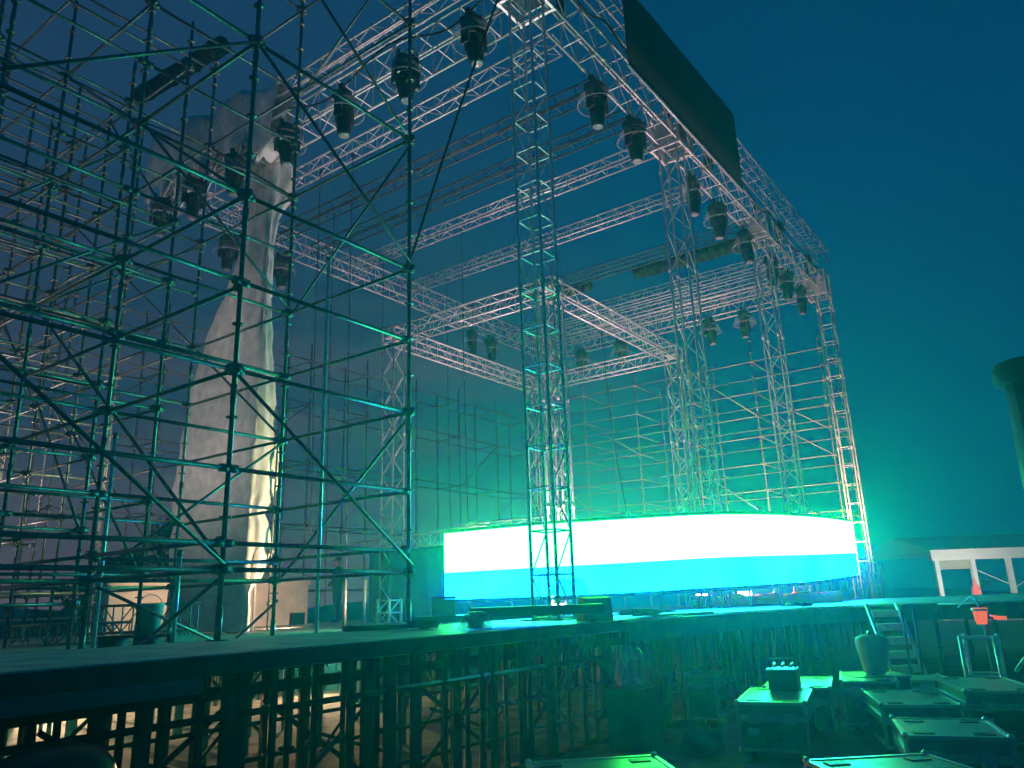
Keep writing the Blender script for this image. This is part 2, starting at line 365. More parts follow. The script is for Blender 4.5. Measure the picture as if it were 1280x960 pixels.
# ------------------------------------------------------------------ moving head lamps with rain domes
def make_head():
    t = thing('moving_head', 'x', 'stage lamp')
    b = MB(); b.box((0, 0, -.13), (.42, .30, .17)); b.box((0, 0, -.03), (.34, .24, .05)); b.build('base', PLASTIC, t)
    for s in (-1, 1): c = MB(); c.tube((s * .15, 0, -.02), (s * .15, 0, .1), .022, 8); c.box((s * .15, 0, .07), (.05, .09, .09)); c.build('clamp', BLACKM, t)
    y = MB()
    for s in (-1, 1): y.box((s * .22, 0, -.42), (.06, .17, .44)); y.lathe([(.09, -.03), (.09, .03)], (s * .22, 0, -.56), 12, 'x')
    y.box((0, 0, -.235), (.46, .2, .05)); y.build('yoke', PLASTIC, t)
    h = MB(); h.lathe([(.05, .20), (.13, .17), (.165, .06), (.17, -.1), (.15, -.16), (.155, -.2), (.125, -.38), (.115, -.40)], (0, 0, -.56), 16)
    for k in range(5): h.lathe([(.176, -.012), (.176, .012)], (0, 0, -.62 + k * .045), 16)
    pc = MB(); pc.path(catmull([Vector(p) for p in ((.18, .1, -.1), (.34, .14, -.22), (.36, .1, .1), (.2, .02, .22))], 5), .011, 5); pc.build('power_cable', RUBBER, t, True)
    hd = h.build('head', PLASTIC, t, True)
    l = MB(); l.lathe([(.112, -.405), (.1, -.425), (.05, -.43)], (0, 0, -.56), 16); l.build('lens', GLASS, hd, True)
    r = MB(); n = 20; prof = [(.10, -.2), (.27, -.23), (.36, -.33), (.39, -.47), (.385, -.50)]
    vs = [(rr * math.cos(2 * math.pi * k / n), rr * math.sin(2 * math.pi * k / n), z) for rr, z in prof for k in range(n)]
    r.add(vs, [(i * n + k, i * n + (k + 1) % n, (i + 1) * n + (k + 1) % n, (i + 1) * n + k) for i in range(len(prof) - 1) for k in range(n)])
    r.build('rain_dome', DOME, t, True)
    rm = MB(); pts = [(.39 * math.cos(2 * math.pi * k / n), .39 * math.sin(2 * math.pi * k / n), -.5) for k in range(n + 1)]; rm.path(pts, .012, 5); rm.build('dome_rim', CLEAR, t, True)
    return t
H0 = make_head(); first = [True]
def head(x, y, label, tilt=(0, 0), rz=0, z=ZH - .12, g='moving heads hung under the roof trusses', s=1.):
    o = H0 if first[0] else copy_tree(H0); first[0] = False
    o.location = (x, y, z); o.rotation_euler = (0, 0, rz); o.scale = (s, s, s); o['label'] = label; o['group'] = g
    for c in o.children:
        if c.name.startswith('head'): 
            pv = Vector((0, 0, -.56)); E = Euler((tilt[0], 0, 0)).to_matrix().to_4x4()
            c.matrix_local = Matrix.Translation(pv) @ E @ Matrix.Translation(-pv)
hx = [(2.5, 'long black moving head under the header below the banner\'s left edge', .05), (4.1, 'black moving head with clear dome, second along the front header', .0), (7.1, 'black moving head just right of the second front tower', .05),
      (8.7, 'black moving head with wide dome below the banner\'s right edge', .1), (10.7, 'black moving head left of the third front tower', -.1), (12.9, 'black moving head just right of the third front tower', .1), (14.3, 'black moving head on the header near the far end', 0), (15.9, 'black moving head last along the header before the pinkish tower', .1)]
for x, lb, tl in hx: head(x, .1, lb, (tl, 0), random.uniform(-.4, .4), s=.98)
hy = [(.86, 'black moving head nearest the green tower on the left side truss, in a clear dome'), (2.47, 'black moving head second down the left side truss, catching pink light'), (4.11, 'black moving head third down the left side truss'),
      (5.84, 'black moving head in front of the white cloth on the left side truss'), (7.65, 'black moving head under the middle of the wrapped corner'), (9.22, 'black moving head near the low end of the left side truss'), (10.6, 'black moving head at the very end of the left side truss')]
for y, lb in hy: head(-.36, y, lb, (random.uniform(-.15, .15), 0), random.uniform(-.5, .5), s=.98)
for x, y, lb in ((1.84, 11.1, 'black moving head on the rear truss behind the draped column'), (3.57, 11.1, 'black moving head second along the rear truss from the left'), (12.07, 11.0, 'black moving head on the rear truss above the far left beam'), (13.2, 11.0, 'smaller looking black moving head right of it on the rear truss'),
                 (16.9, 9.2, 'black moving head seen through the square rig on the right side truss'), (16.9, 7.4, 'black moving head under the right side truss, second from the back'), (16.9, 3.7, 'black moving head right of the second front tower at the back'), (16.9, 2.4, 'black moving head between the second and third front towers at the back')):
    head(x, y, lb, (random.uniform(-.2, .2), 0), random.uniform(-.5, .5), s=1.)

# ------------------------------------------------------------------ curved LED screen
LP = [Vector(p) for p in ((3.44, 4.95, 1.645), (3.48, 3.6, 1.645), (3.68, 2.2, 1.645), (4.25, .9, 1.66), (5.2, -.15, 1.70), (6.5, -.85, 1.73), (8.2, -1.18, 1.77), (10.2, -1.22, 1.84), (12.75, -1.1, 1.93))]
dense = catmull(LP, 40)
acc = [0]
for a, b in zip(dense, dense[1:]): acc.append(acc[-1] + (b - a).length)
NC = 26
def along(s):
    for i in range(len(acc) - 1):
        if acc[i + 1] >= s or i == len(acc) - 2:
            t = (s - acc[i]) / (acc[i + 1] - acc[i]); return dense[i].lerp(dense[i + 1], t)
LC = [along(acc[-1] * k / NC) for k in range(NC + 1)]
led = thing('led_screen', 'long curved LED screen glowing white over a cyan band', 'led screen', (0, 0, 0))
HL, split = 1.35, .54
def normal(i):
    a = LC[max(0, i - 1)]; b = LC[min(NC, i + 1)]; d = b - a; d.z = 0; d.normalize(); return Vector((d.y, -d.x, 0)) * -1   # inward
for i in range(NC):
    a, b = LC[i], LC[i + 1]; na, nb = normal(i) * .1, normal(i + 1) * .1
    q = MB(); U = Vector((0, 0, 1))
    q.add([a, b, b + U * split, a + U * split], [(0, 1, 2, 3)], 1)
    q.add([a + U * split, b + U * split, b + U * HL, a + U * HL], [(0, 1, 2, 3)], 0)
    q.add([a + na, b + nb, b + nb + U * HL, a + na + U * HL], [(0, 1, 2, 3)], 2)
    q.add([a, b, b + nb, a + na], [(0, 1, 2, 3)], 2); q.add([a + U * HL, b + U * HL, b + nb + U * HL, a + na + U * HL], [(0, 1, 2, 3)], 2)
    if i == 0: q.add([a, a + na, a + na + U * HL, a + U * HL], [(0, 1, 2, 3)], 2)
    if i == NC - 1: q.add([b, b + nb, b + nb + U * HL, b + U * HL], [(0, 1, 2, 3)], 2)
    q.build('screen_cabinet', [LED_W, LED_C, PLASTIC], led)
for nm, z in (('bottom_rail', -.05), ('top_rail', HL + .04)):
    q = MB()
    for i in range(NC): q.tube(LC[i] + normal(i) * .06 + Vector((0, 0, z)), LC[i + 1] + normal(i + 1) * .06 + Vector((0, 0, z)), .03, 6)
    q.build(nm, BLACKM, led, True)
for i in range(1, NC, 2):
    p = LC[i] + normal(i) * .22; q = MB(); q.tube((p.x, p.y, 1.15 if p.y > 1 else 1.32), (p.x, p.y, p.z + HL - .1), .025, 7); q.tube((p.x, p.y, p.z - .02), LC[i] + normal(i) * .07 + Vector((0, 0, -.04)), .02, 6)
    q.build('support_leg', ALU, led, True)
# clutter on top of the screen edge
q = MB()
for i in range(0, 5):
    a = LC[i] + normal(i) * .3 + Vector((0, 0, HL + .06)); b = LC[i + 1] + normal(i + 1) * .3 + Vector((0, 0, HL + .06))
    for dz in (0, .13): q.tube(a + Vector((0, 0, dz)), b + Vector((0, 0, dz)), .018, 6)
    q.tube(a, b + Vector((0, 0, .13)), .01, 5); q.tube(b, b + Vector((0, 0, .13)), .01, 5)
q.build('back_truss', ALU, led, True)
for i in range(8, 26, 3):
    p = LC[i] + normal(i) * .12; q = MB(); q.box((p.x, p.y, p.z + HL + .10), (.09, .06, .1)); q.tube((p.x, p.y, p.z + HL + .05), (p.x + .3, p.y + .1, p.z + HL + .12), .012, 5); q.build('lifting_bracket', ALU, led)

# added fog in place of lens bloom round the screen : two soft envelopes
def bloom_fog(name, ry, rz_, dens, sq):
    m = MB(); n = 14; P = [along(acc[-1] * k / 40) for k in range(41)]
    d0 = (P[0] - P[1]).normalized(); d1 = (P[-1] - P[-2]).normalized()
    pts = [(P[0] + d0 * ry * f, math.sqrt(max(0, 1 - f * f))) for f in (.98, .8, .45)] + [(p, 1) for p in P] + [(P[-1] + d1 * ry * f, math.sqrt(max(0, 1 - f * f))) for f in (.45, .8, .98)]
    for q, (p, sc_) in enumerate(pts):
        a = pts[max(0, q - 1)][0]; b = pts[min(len(pts) - 1, q + 1)][0]; d = b - a; d.z = 0; d.normalize(); nn = Vector((d.y, -d.x, 0))
        for k in range(n):
            t = 2 * math.pi * k / n
            m.v.append(p + nn * (ry * sc_ * math.cos(t)) + Vector((0, 0, HL / 2 + sq + rz_ * sc_ * math.sin(t))))
    for q in range(len(pts) - 1):
        for k in range(n): m.f.append((q * n + k, q * n + (k + 1) % n, (q + 1) * n + (k + 1) % n, (q + 1) * n + k)); m.m.append(0)
    m.f.append(tuple(range(n))); m.m.append(0); m.f.append(tuple(range((len(pts) - 1) * n, len(pts) * n))); m.m.append(0)
    fm = bpy.data.materials.new(name); fm.use_nodes = True; q = fm.node_tree; q.nodes.clear(); o_ = q.nodes.new('ShaderNodeOutputMaterial'); v_ = q.nodes.new('ShaderNodeVolumePrincipled')
    v_.inputs['Color'].default_value = (.03, .92, .90, 1); v_.inputs['Density'].default_value = dens; v_.inputs['Anisotropy'].default_value = .3
    q.links.new(v_.outputs[0], o_.inputs['Volume']); tag(m.build(name, fm, None, True), kind='stuff')
bloom_fog('bloom_fog', .6, .95, .012, .05)
bloom_fog('bloom_fog', 1.3, 1.55, .004, .3)

# ------------------------------------------------------------------ stage platform
st = thing('stage_platform', 'low scaffold stage with dark edge and pale floor under the trusses', 'stage', (0, 0, 0))
b = MB(); b.box2((-16, -1.25, 1.19), (-.503, 1.0, 1.32)); b.build('walkway', WOODDECK, st)
b = MB(); b.prism([(-.5, 1.0), (-.5, -1.25), (1.95, -1.58), (4.0, -2.0), (4.93, -2.6), (5.4, -3.8), (5.6, -5.04), (6.2, -8), (24, -9.5), (20, -5.0), (16.4, -4.38), (13, -2.6), (13, 1.0)], 1.19, 1.322)
b.build('thrust_deck', mat('dimmed_deck_ply', (.085, .085, .085), .5, 0, .5, 2.5, .15), st)  # ply colour darkened to hold back the screen's light on this part
b = MB(); b.box2((-9, 1.003, 1.02), (20, 13, 1.15)); b.build('rear_floor', FLOORB, st)
e = MB(); e.box2((-16, -1.28, 1.20), (-.5, -1.252, 1.31)); e.build('edge_board', DARKWOOD, st)
e = MB(); pl = [(-.5, -1.28), (1.95, -1.61), (4.0, -2.03), (4.96, -2.63), (5.43, -3.82), (5.57, -5.06), (6.17, -8)]
for a, c in zip(pl, pl[1:]): e.add([(*a, 1.06), (*c, 1.06), (*c, 1.30), (*a, 1.30)], [(0, 1, 2, 3)]); e.add([(a[0] - .02, a[1] - .02, 1.06), (c[0] - .02, c[1] - .02, 1.06), (c[0] - .02, c[1] - .02, 1.30), (a[0] - .02, a[1] - .02, 1.30)], [(0, 1, 2, 3)])
e.build('curved_edge_board', DARKWOOD, st)
e = MB(); e.box2((-9, -1.36, 1.10), (-6.1, -1.29, 1.19)); e.build('edge_beam', mat('painted_beam', (.10, .14, .15), .5, 0, .2, 4), st)
e = MB(); e.path([(x - .015, y - .03, 1.30) for x, y in pl], .015, 6); e.build('edge_trim', ALU, st, True)
# front legs as parts, deeper legs as one mass
legm = {}
def leg_at(x, y, z1, r=.026, wide=False):
    key = (round(z1, 2), r, wide)
    if key not in legm:
        m = MB()
        if wide: m.box2((-.04, -.035, 0), (.04, .035, z1))
        else: m.tube((0, 0, .02), (0, 0, z1), r, 8); m.box2((-.08, -.08, 0), (.08, .08, .015)); m.tube((0, 0, .02), (0, 0, .25), r * 1.35, 8); m.lathe([(.06, .6), (.06, .62)], (0, 0, 0), 8)
        legm[key] = m.mesh('leg', DARKWOOD if wide else LEGP, not wide)
    return link('leg', legm[key], st, (x, y, 0))
nl = 0; x = -8.6
while x < 5.2 and nl < 82:
    wide = random.random() < .22; y = -1.1 if x < -.6 else -1.35 - max(0, (x - 2.)) * .3
    leg_at(x, y + random.uniform(0, .15), 1.18, random.choice((.022, .027)), wide); x += random.choice((.1, .16, .2, .26)); nl += 1
for k in range(14):
    leg_at(5.75 + random.uniform(0, .3), -2.9 - k * .42, 1.18, .03, random.random() < .3)
m = MB()
yy = -.2
while yy < 12.5:
    xx = -8.5 + random.uniform(0, .6)
    while xx < 18:
        z = 1.18 if yy < 1 else 1.02
        if random.random() < .25: m.box2((xx - .05, yy - .04, 0), (xx + .05, yy + .04, z))
        else: m.tube((xx, yy, 0), (xx, yy, z), .03, 6)
        xx += random.uniform(.45, .95)
    yy += 1.15
tag(m.build('leg', LEGP, st, True), kind='stuff')
m = MB()
for k in range(7): m.box2((-8.6, -.3 + k * 1.9, .93), (18, -.24 + k * 1.9, 1.015))
m.build('bearer', DARKWOOD, st)
for k in range(9):
    m = MB(); x0 = -8.4 + k * 1.55
    for s in (0, 1): m.tube((x0, -.95 + s * .05, .15 + s * .8), (x0 + 1.2, -.95 + s * .05, .95 - s * .8), .02, 6)
    m.build('cross_brace', LEGP, st, True)
for k in range(16):
    m = MB(); x0 = -8.2 + k * .72; y0 = -.6 if k % 2 else .3
    m.tube((x0, y0, .12 + .5 * (k % 2)), (x0 + .8, y0, .85 - .5 * (k % 2)), .016, 6); m.build('cross_brace', LEGP, st, True)
for k in range(4):
    m = MB(); m.tube((-8.6, -.9 + k * .45, .28 + .19 * k), (3, -.9 + k * .45, .28 + .19 * k), .018, 6); m.build('ledger', LEGP, st, True)
m = MB()
for k in range(16):
    x0 = -8 + k * 1.1; y0 = 1.5 + (k * 37 % 7)
    m.tube((x0, y0, .1), (x0 + .9, y0, .95), .02, 6); m.tube((x0, y0 + .05, .95), (x0 + .9, y0 + .05, .1), .02, 6)
tag(m.build('cross_brace', LEGP, st, True), kind='stuff')
m = MB(); m.tube((-8.6, -1.05, .9), (-.6, -1.05, .9), .025, 7); m.build('upper_rail', LEGP, st, True)

# ------------------------------------------------------------------ scaffolds
def standard_mesh(z0, z1, r=.0255, lifts=(), mt=None):
    m = MB(); m.tube((0, 0, z0 + .02), (0, 0, z1), r, 8); m.box2((-.08, -.08, z0), (.08, .08, z0 + .012)); m.tube((0, 0, z0), (0, 0, z0 + .3), r * 1.3, 8)
    z = z0 + .65
    while z < z1:
        m.lathe([(r, -.012), (.062, -.006), (.062, .006), (r, .012)], (0, 0, z), 10); z += .5
    for z in lifts:
        m.lathe([(r, -.06), (.046, -.045), (.052, .045), (r, .06)], (0, 0, z), 8)
        for k in range(4): m.box((.058 * math.cos(k * math.pi / 2), .058 * math.sin(k * math.pi / 2), z + .01), (.05, .05, .085))
    z = z0 + 2.3
    while z < z1: m.tube((0, 0, z), (0, 0, z + .2), r * 1.25, 8); z += 2
    return m.mesh('standard', mt or STEEL, True)
def tube_mesh(name, L, r, axis, mt=None):
    m = MB(); e = (L, 0, 0) if axis == 'x' else (0, L, 0); m.tube((0, 0, 0), e, r, 8)
    for q in (.055, L - .055):
        p = (q, 0, 0) if axis == 'x' else (0, q, 0); m.box(p, (.09, .055, .075) if axis == 'x' else (.055, .09, .075))
    return m.mesh(name, mt or STEEL, True)
BAY = 2.57
def brace(root, a, b, r=.020, mt=None):
    m = MB(); m.tube(a, b, r, 8); return m.build('diagonal_brace', mt or STEEL, root, True)
def scaffold(name, label, xs, ys, zb, zt, levels, r=.0245, extra=(), braces=(), rear=(), mt=None):
    root = thing(name, label, 'scaffold', (xs[0], ys[0], 0))
    sm = {}
    for i, x in enumerate(xs):
        for j, y in enumerate(ys):
            z0 = zb(x, y); z1 = zt(i, j); k = (round(z0, 2), round(z1, 2))
            if k not in sm: sm[k] = standard_mesh(z0, z1, .0265, levels, mt)
            link('standard', sm[k], root, (x - xs[0], y - ys[0], 0))
    for ax in 'xy':
        lens = {}
        for i, x in enumerate(xs):
            for j, y in enumerate(ys):
                if ax == 'x' and i == len(xs) - 1 or ax == 'y' and j == len(ys) - 1: continue
                L = xs[i + 1] - x if ax == 'x' else ys[j + 1] - y
                for lv in list(levels) + (list(rear) if j >= 1 and ax == 'x' else []):
                    if lv > min(zt(i, j), zt(i + (ax == 'x'), j + (ax == 'y'))): continue
                    k = round(L, 3)
                    if k not in lens: lens[k] = tube_mesh('ledger' if ax == 'x' else 'transom', L, r, ax, mt)
                    link('ledger' if ax == 'x' else 'transom', lens[k], root, (x - xs[0], y - ys[0], lv))
    for kind, i, j, lv, L in extra:
        nm = 'guard_rail'; k = tube_mesh(nm, L, r, kind, mt); link(nm, k, root, (xs[i] - xs[0], ys[j] - ys[0], lv))
    for a, b in braces: brace(root, Vector(a) - Vector((xs[0], ys[0], 0)), Vector(b) - Vector((xs[0], ys[0], 0)), mt=mt)
    return root
# left scaffold : x from -7.2 to -2.06, y from .74
xs = [-7.20, -4.63, -2.06]; ys = [.74 + BAY * k for k in range(5)]
lev = [1.97, 3.97, 5.97, 7.97, 9.95, 11.6]
zb = lambda x, y: 1.32 if y < 1 else 1.15
br = []
off = .06
xA, xB, xL = xs[1], xs[2], xs[0]
for j in range(4):                       # outer right face (x = xB), zigzag
    for k in range(5):
        lo, hi = lev[k], lev[k + 1]
        if (j + k) % 2 == 0: br.append(((xB + off, ys[j], hi if j == 0 else lo), (xB + off, ys[j + 1], lo if j == 0 else hi)))
for k in range(5):
    lo, hi = lev[k], lev[k + 1]
    if k % 2 == 0: br.append(((xA + off, ys[0], lo), (xA + off, ys[1], hi)))
    else: br.append(((xA + off, ys[1], lo), (xA + off, ys[2], hi)))
br += [((xA, ys[0] - off, 3.9), (xB, ys[0] - off, 2.05)), ((xA, ys[0] - off, 7.9), (xB, ys[0] - off, 6.0)), ((xL, ys[0] - off, 6.0), (xA, ys[0] - off, 7.95)), ((xL, ys[0] - off, 3.9), (xA, ys[0] - off, 2.0)),
       ((xA, ys[1] - off, 2.0), (xB, ys[1] - off, 3.95)), ((xA, ys[1] - off, 8.0), (xB, ys[1] - off, 6.0)), ((xL, ys[2] - off, 2.0), (xA, ys[2] - off, 3.95)), ((xA, ys[2] - off, 6.0), (xB, ys[2] - off, 7.9)),
       ((xB + off, ys[1], 1.7), (xB + off, ys[1] + .9, 1.2)), ((xA + off, ys[0] + .1, 1.9), (xA + off, ys[0] + 1.6, 1.2)), ((xA + .1, ys[1], 1.9), (xA + 1.7, ys[1], 1.2)), ((xL, ys[0] + off, 8.0), (xA, ys[0] + off, 9.9)), ((xA, ys[0] + off, 10.), (xB, ys[0] + off, 8.1))]
ex = [('x', i, 0, z, BAY) for i in (0, 1) for z in (2.22, 2.95, 4.95)] + [('y', 2, j, z, BAY) for j in (0, 1) for z in (2.25, 2.95, 4.95)] + [('y', 1, j, z, BAY) for j in (0, 1) for z in (2.25, 4.9)] + [('x', 1, 1, z, BAY) for z in (2.22, 4.95)]
top = {0: 13.2, 1: 12.9, 2: 12.05, 3: 11.8, 4: 12.3}
scaffold('scaffold_tower', 'dense tall tube scaffold filling the left side, lit green', xs, ys, zb, lambda i, j: top[j], lev, .0235, ex, br, (2.97, 4.97, 6.97, 8.95))
x2 = [-8.45, -5.88, -3.31]; y2 = [4.58 + BAY * k for k in range(4)]; l2 = [2.1, 3.1, 4.45, 5.45, 6.45, 7.45, 8.45, 10.3]
b2 = [((x2[k % 3], y2[j] + .06, l2[q]), (x2[k % 3], y2[j + 1] - .06, l2[q + 2])) for k, j, q in ((2, 0, 0), (2, 1, 2), (2, 2, 4), (1, 0, 3), (1, 1, 1), (0, 1, 4), (2, 0, 5), (1, 2, 5), (0, 0, 2))] + [((x2[k], y2[j] - .06, l2[q]), (x2[k + 1], y2[j] - .06, l2[q + 2])) for k, j, q in ((0, 0, 1), (1, 0, 3), (0, 1, 5), (1, 2, 1), (0, 3, 3), (1, 3, 5))]
scaffold('scaffold_tower', 'darker scaffold standing interlaced behind the front left one, hung with long rails', x2, y2, lambda x, y: 1.15, lambda i, j: (11.2, 10.7, 11.6, 11.0)[j], l2, .022, (), b2)
x3 = [-9.75, -7.75, -5.75, -3.75]; y3 = [5.5 + 2.0 * k for k in range(5)]; l3 = [1.75, 2.75, 3.8, 4.9, 5.9, 6.9, 7.9, 8.9, 9.8]
b3 = [((x3[k], y3[j] + .06, l3[q]), (x3[k], y3[j + 1] - .06, l3[q + 2])) for k, j, q in ((3, 0, 1), (3, 1, 3), (3, 2, 5), (2, 0, 4), (2, 2, 2), (3, 3, 6), (1, 1, 0))] + [((x3[k], y3[j], l3[q]), (x3[k + 1], y3[j], l3[q + 2])) for k, j, q in ((1, 0, 2), (2, 0, 5), (2, 2, 0), (1, 3, 4), (0, 4, 6))]
scaffold('scaffold_tower', 'finest meshed scaffold farthest back at the far left, thin dark tubes against the dusk', x3, y3, lambda x, y: 0, lambda i, j: 10.6 + .5 * ((i * 2 + j) % 3), l3, .020, (), b3)
# right scaffold, warm lit, seen through the stage
xr = [20.0, 22.57]; yr = [.75 + BAY * k for k in range(6)]
lr = [2.2, 3.25, 4.25, 5.25, 6.25, 7.3, 8.1, 9.05, 10.3]
rb = []
for k, j in ((0, 0), (2, 1), (4, 0), (6, 1), (1, 2), (5, 3), (3, 4)):
    rb.append(((19.93, yr[j], lr[k]), (19.93, yr[j + 1], lr[k + 2])))
rb += [((19.93, yr[1], 9.0), (19.93, yr[0], 7.2)), ((22.5, yr[0], 3.2), (22.5, yr[1], 5.2)), ((20, .69, 3.2), (22.57, .69, 6.2)), ((20, .69, 7.3), (22.57, .69, 10.2))]
scaffold('scaffold_tower', 'warm lit scaffold wall at the back right, seen through the trusses', xr, yr, lambda x, y: 0, lambda i, j: 11.0 + .4 * ((i + j) % 2), lr, .023, (), rb, (), LITSTEEL)
# rear scaffold, faint
xq = [-.6 + 2.57 * k for k in range(9)]
scaffold('scaffold_tower', 'thin faint scaffold wall along the back of the stage', xq, [14.0, 15.2], lambda x, y: 0, lambda i, j: 10.2, [2.1, 4.1, 6.1, 8.1, 9.6], .022, (), [((xq[k], 13.94, 4.1 if k % 2 else 6.1), (xq[k + 1], 13.94, 6.1 if k % 2 else 8.1)) for k in range(0, 7, 2)])
# loose bright poles
for lb, x, y, z0, z1, lean in (('thin bright green tube standing inside the scaffold bay', -2.1, 2.35, 1.15, 6.6, (0, 0)), ('pale green tube standing upright left of the bucket', -4.39, 3.53, 1.15, 3.75, (0, 0)), ('short bright tube standing right of the bucket', -4.12, 2.33, 1.15, 2.25, (0, 0))):
    t = thing('loose_tube', lb, 'tube', (x, y, z0), (lean[0], lean[1], 0)); m = MB(); m.tube((0, 0, 0), (0, 0, z1 - z0), .026, 8); m.build('pipe', ALU, t, True)
    m = MB(); m.tube((0, 0, z1 - z0 - .05), (0, 0, z1 - z0 + .02), .031, 8); m.build('end_cap', STEEL, t, True)

# ------------------------------------------------------------------ draped column
dr = thing('cloth_drape', 'tall white cloth wrapped round the back left tower, gathered in places', 'cloth drape', (.3, 7.3, 0))
def interp(T, z):
    for (z0, a), (z1, b_) in zip(T, T[1:]):
        if z <= z1:
            t = (z - z0) / (z1 - z0); t = max(0, min(1, t)); return a + (b_ - a) * t
    return T[-1][1]
LT = [(1.2, 3.2), (1.6, 2.95), (4.1, 3.2), (6.2, 2.75), (7.5, 2.2), (8.3, 1.65), (9.5, .95), (10.5, .9), (11.6, 1.1)]     # y extent behind the corner
RTb = [(1.2, .10), (1.9, .16), (2.2, .45), (2.7, .66), (3.1, .62), (3.45, .44), (3.6, .52), (4.1, .80), (4.6, .78), (5.1, .60), (5.6, .62), (6.6, .50), (7.8, .32), (9.1, .30), (10.0, .45), (10.6, .75), (11.6, .85)]
b = MB(); NZ = 84; NR = 46
for i in range(NZ + 1):
    z = 1.18 + (11.6 - 1.18) * i / NZ
    yl = interp(LT, z) * .90; xr_ = max(.1, interp(RTb, z) - .12)
    ring = []
    per = [(0, yl), (0, yl * .75), (0, yl * .5), (0, yl * .25), (0, 0), (xr_ * .5, -.05), (xr_, .0), (xr_ + .02, .35), (xr_ * .9 + .1, yl * .5), (xr_ * .6 + .1, yl)]
    tot = [0]
    for p, q in zip(per, per[1:] + per[:1]): tot.append(tot[-1] + math.hypot(p[0] - q[0], p[1] - q[1]))
    fi = [0, .1, .2, .3, .42, .52, .62, .70, .80, .9, 1.0]
    for k in range(NR):
        u = k / NR
        for a in range(10):
            if u < fi[a + 1] or a == 9:
                t = (u - fi[a]) / (fi[a + 1] - fi[a]); p, q = per[a], per[(a + 1) % 10]; break
        px, py = p[0] + (q[0] - p[0]) * t, p[1] + (q[1] - p[1]) * t
        dx, dy = q[0] - p[0], q[1] - p[1]; ln = math.hypot(dx, dy) or 1
        fold = .032 * math.sin(u * 63 + .35 * z) + .022 * math.sin(u * 140 - z * .9 + 2) + .016 * math.sin(z * 5 + u * 25) + .012 * math.sin(z * 11 - u * 90)
        pinch = math.exp(-((z - 3.45) / .12) ** 2) * .05
        ring.append((px + dy / ln * (fold - pinch), py - dx / ln * (fold - pinch), z))
    b.v += ring
for i in range(NZ):
    for k in range(NR):
        b.f.append((i * NR + k, i * NR + (k + 1) % NR, (i + 1) * NR + (k + 1) % NR, (i + 1) * NR + k)); b.m.append(0)
b.build('cloth_column', CLOTH, dr, True)
# cloth thrown over the roof truss corner
b = MB(); NY, NRr = 40, 26
for i in range(NY + 1):
    y = -.75 + 5.2 * i / NY; ztop = 13.0 + .6 * i / NY - .35 * math.sin(i * .4) * .4; zbot = 11.25 + (.3 if i > 14 else -.15 * math.cos(i * .3)) + .2 * math.sin(i * .9)
    for k in range(NRr):
        t = 2 * math.pi * k / NRr
        hx_ = .24 + .05 * math.sin(i * 1.1 + k); c_ = (ztop + zbot) / 2; hz_ = (ztop - zbot) / 2
        sxp = math.copysign(abs(math.cos(t)) ** .6, math.cos(t)); szp = math.copysign(abs(math.sin(t)) ** .6, math.sin(t))
        f_ = 1 + (.06 * math.sin(i * 1.1 + k * 1.3) + .05 * math.sin(i * .6 - k * 2.2)) * (1 - max(0, math.sin(t)) * .8)
        b.v.append((-.30 + sxp * hx_ * f_, y, c_ + szp * hz_ * f_))
for i in range(NY):
    for k in range(NRr):
        if math.sin(2 * math.pi * (k + .5) / NRr) < -.6 and (i * 7 + k * 3) % 5 < 4 and i > 3: continue   # ragged open underside
        b.f.append((i * NRr + k, i * NRr + (k + 1) % NRr, (i + 1) * NRr + (k + 1) % NRr, (i + 1) * NRr + k)); b.m.append(0)
b.build('roof_wrap', CLOTH, dr, True)
m = MB(); m.tube((.46, -.1, 1.2), (.5, -.1, 5.6), .02, 6)
for z in (1.7, 2.7, 3.5, 4.2): m.lathe([(.05, -.05), (.05, .05)], (.48, -.1, z), 8)
m.build('inner_tube', STEEL, dr, True)

# black drape hung from a low truss behind the screen's left end
t = truss('drape_truss', 'low horizontal truss left of the screen with a bright end, carrying a black drape', 'truss beam', (5.5, 9.7, 2.9), (0, 0, math.atan2(-4.9, -1.0)), 5.0, .3, .3, step=.4, rc=.022, rl=.01)
bd = thing('black_drape', 'black drape hanging below the low truss left of the screen', 'drape', (5.3, 9.0, 0)); b = MB(); n = 40
for k in range(n + 1):
    f = k / n; x = -.05 - .75 * f + .06 * math.sin(k * 1.6); y = .1 - 3.9 * f
    b.v += [(x, y, 1.17), (x + .03 * math.sin(k), y, 2.87)]
b.f = [(2 * k, 2 * k + 2, 2 * k + 3, 2 * k + 1) for k in range(n)]; b.m = [0] * n
o = b.build('cloth', BLACKF, bd, True); sd = o.modifiers.new('thick', 'SOLIDIFY'); sd.thickness = .015
m = MB()
for f in (.2, .5, .8): m.tube((-.8 * f + .1, .1 - 3.9 * f, 1.15), (-.8 * f + .1, .1 - 3.9 * f, 2.9), .02, 6)
m.build('frame', ALU, bd, True)

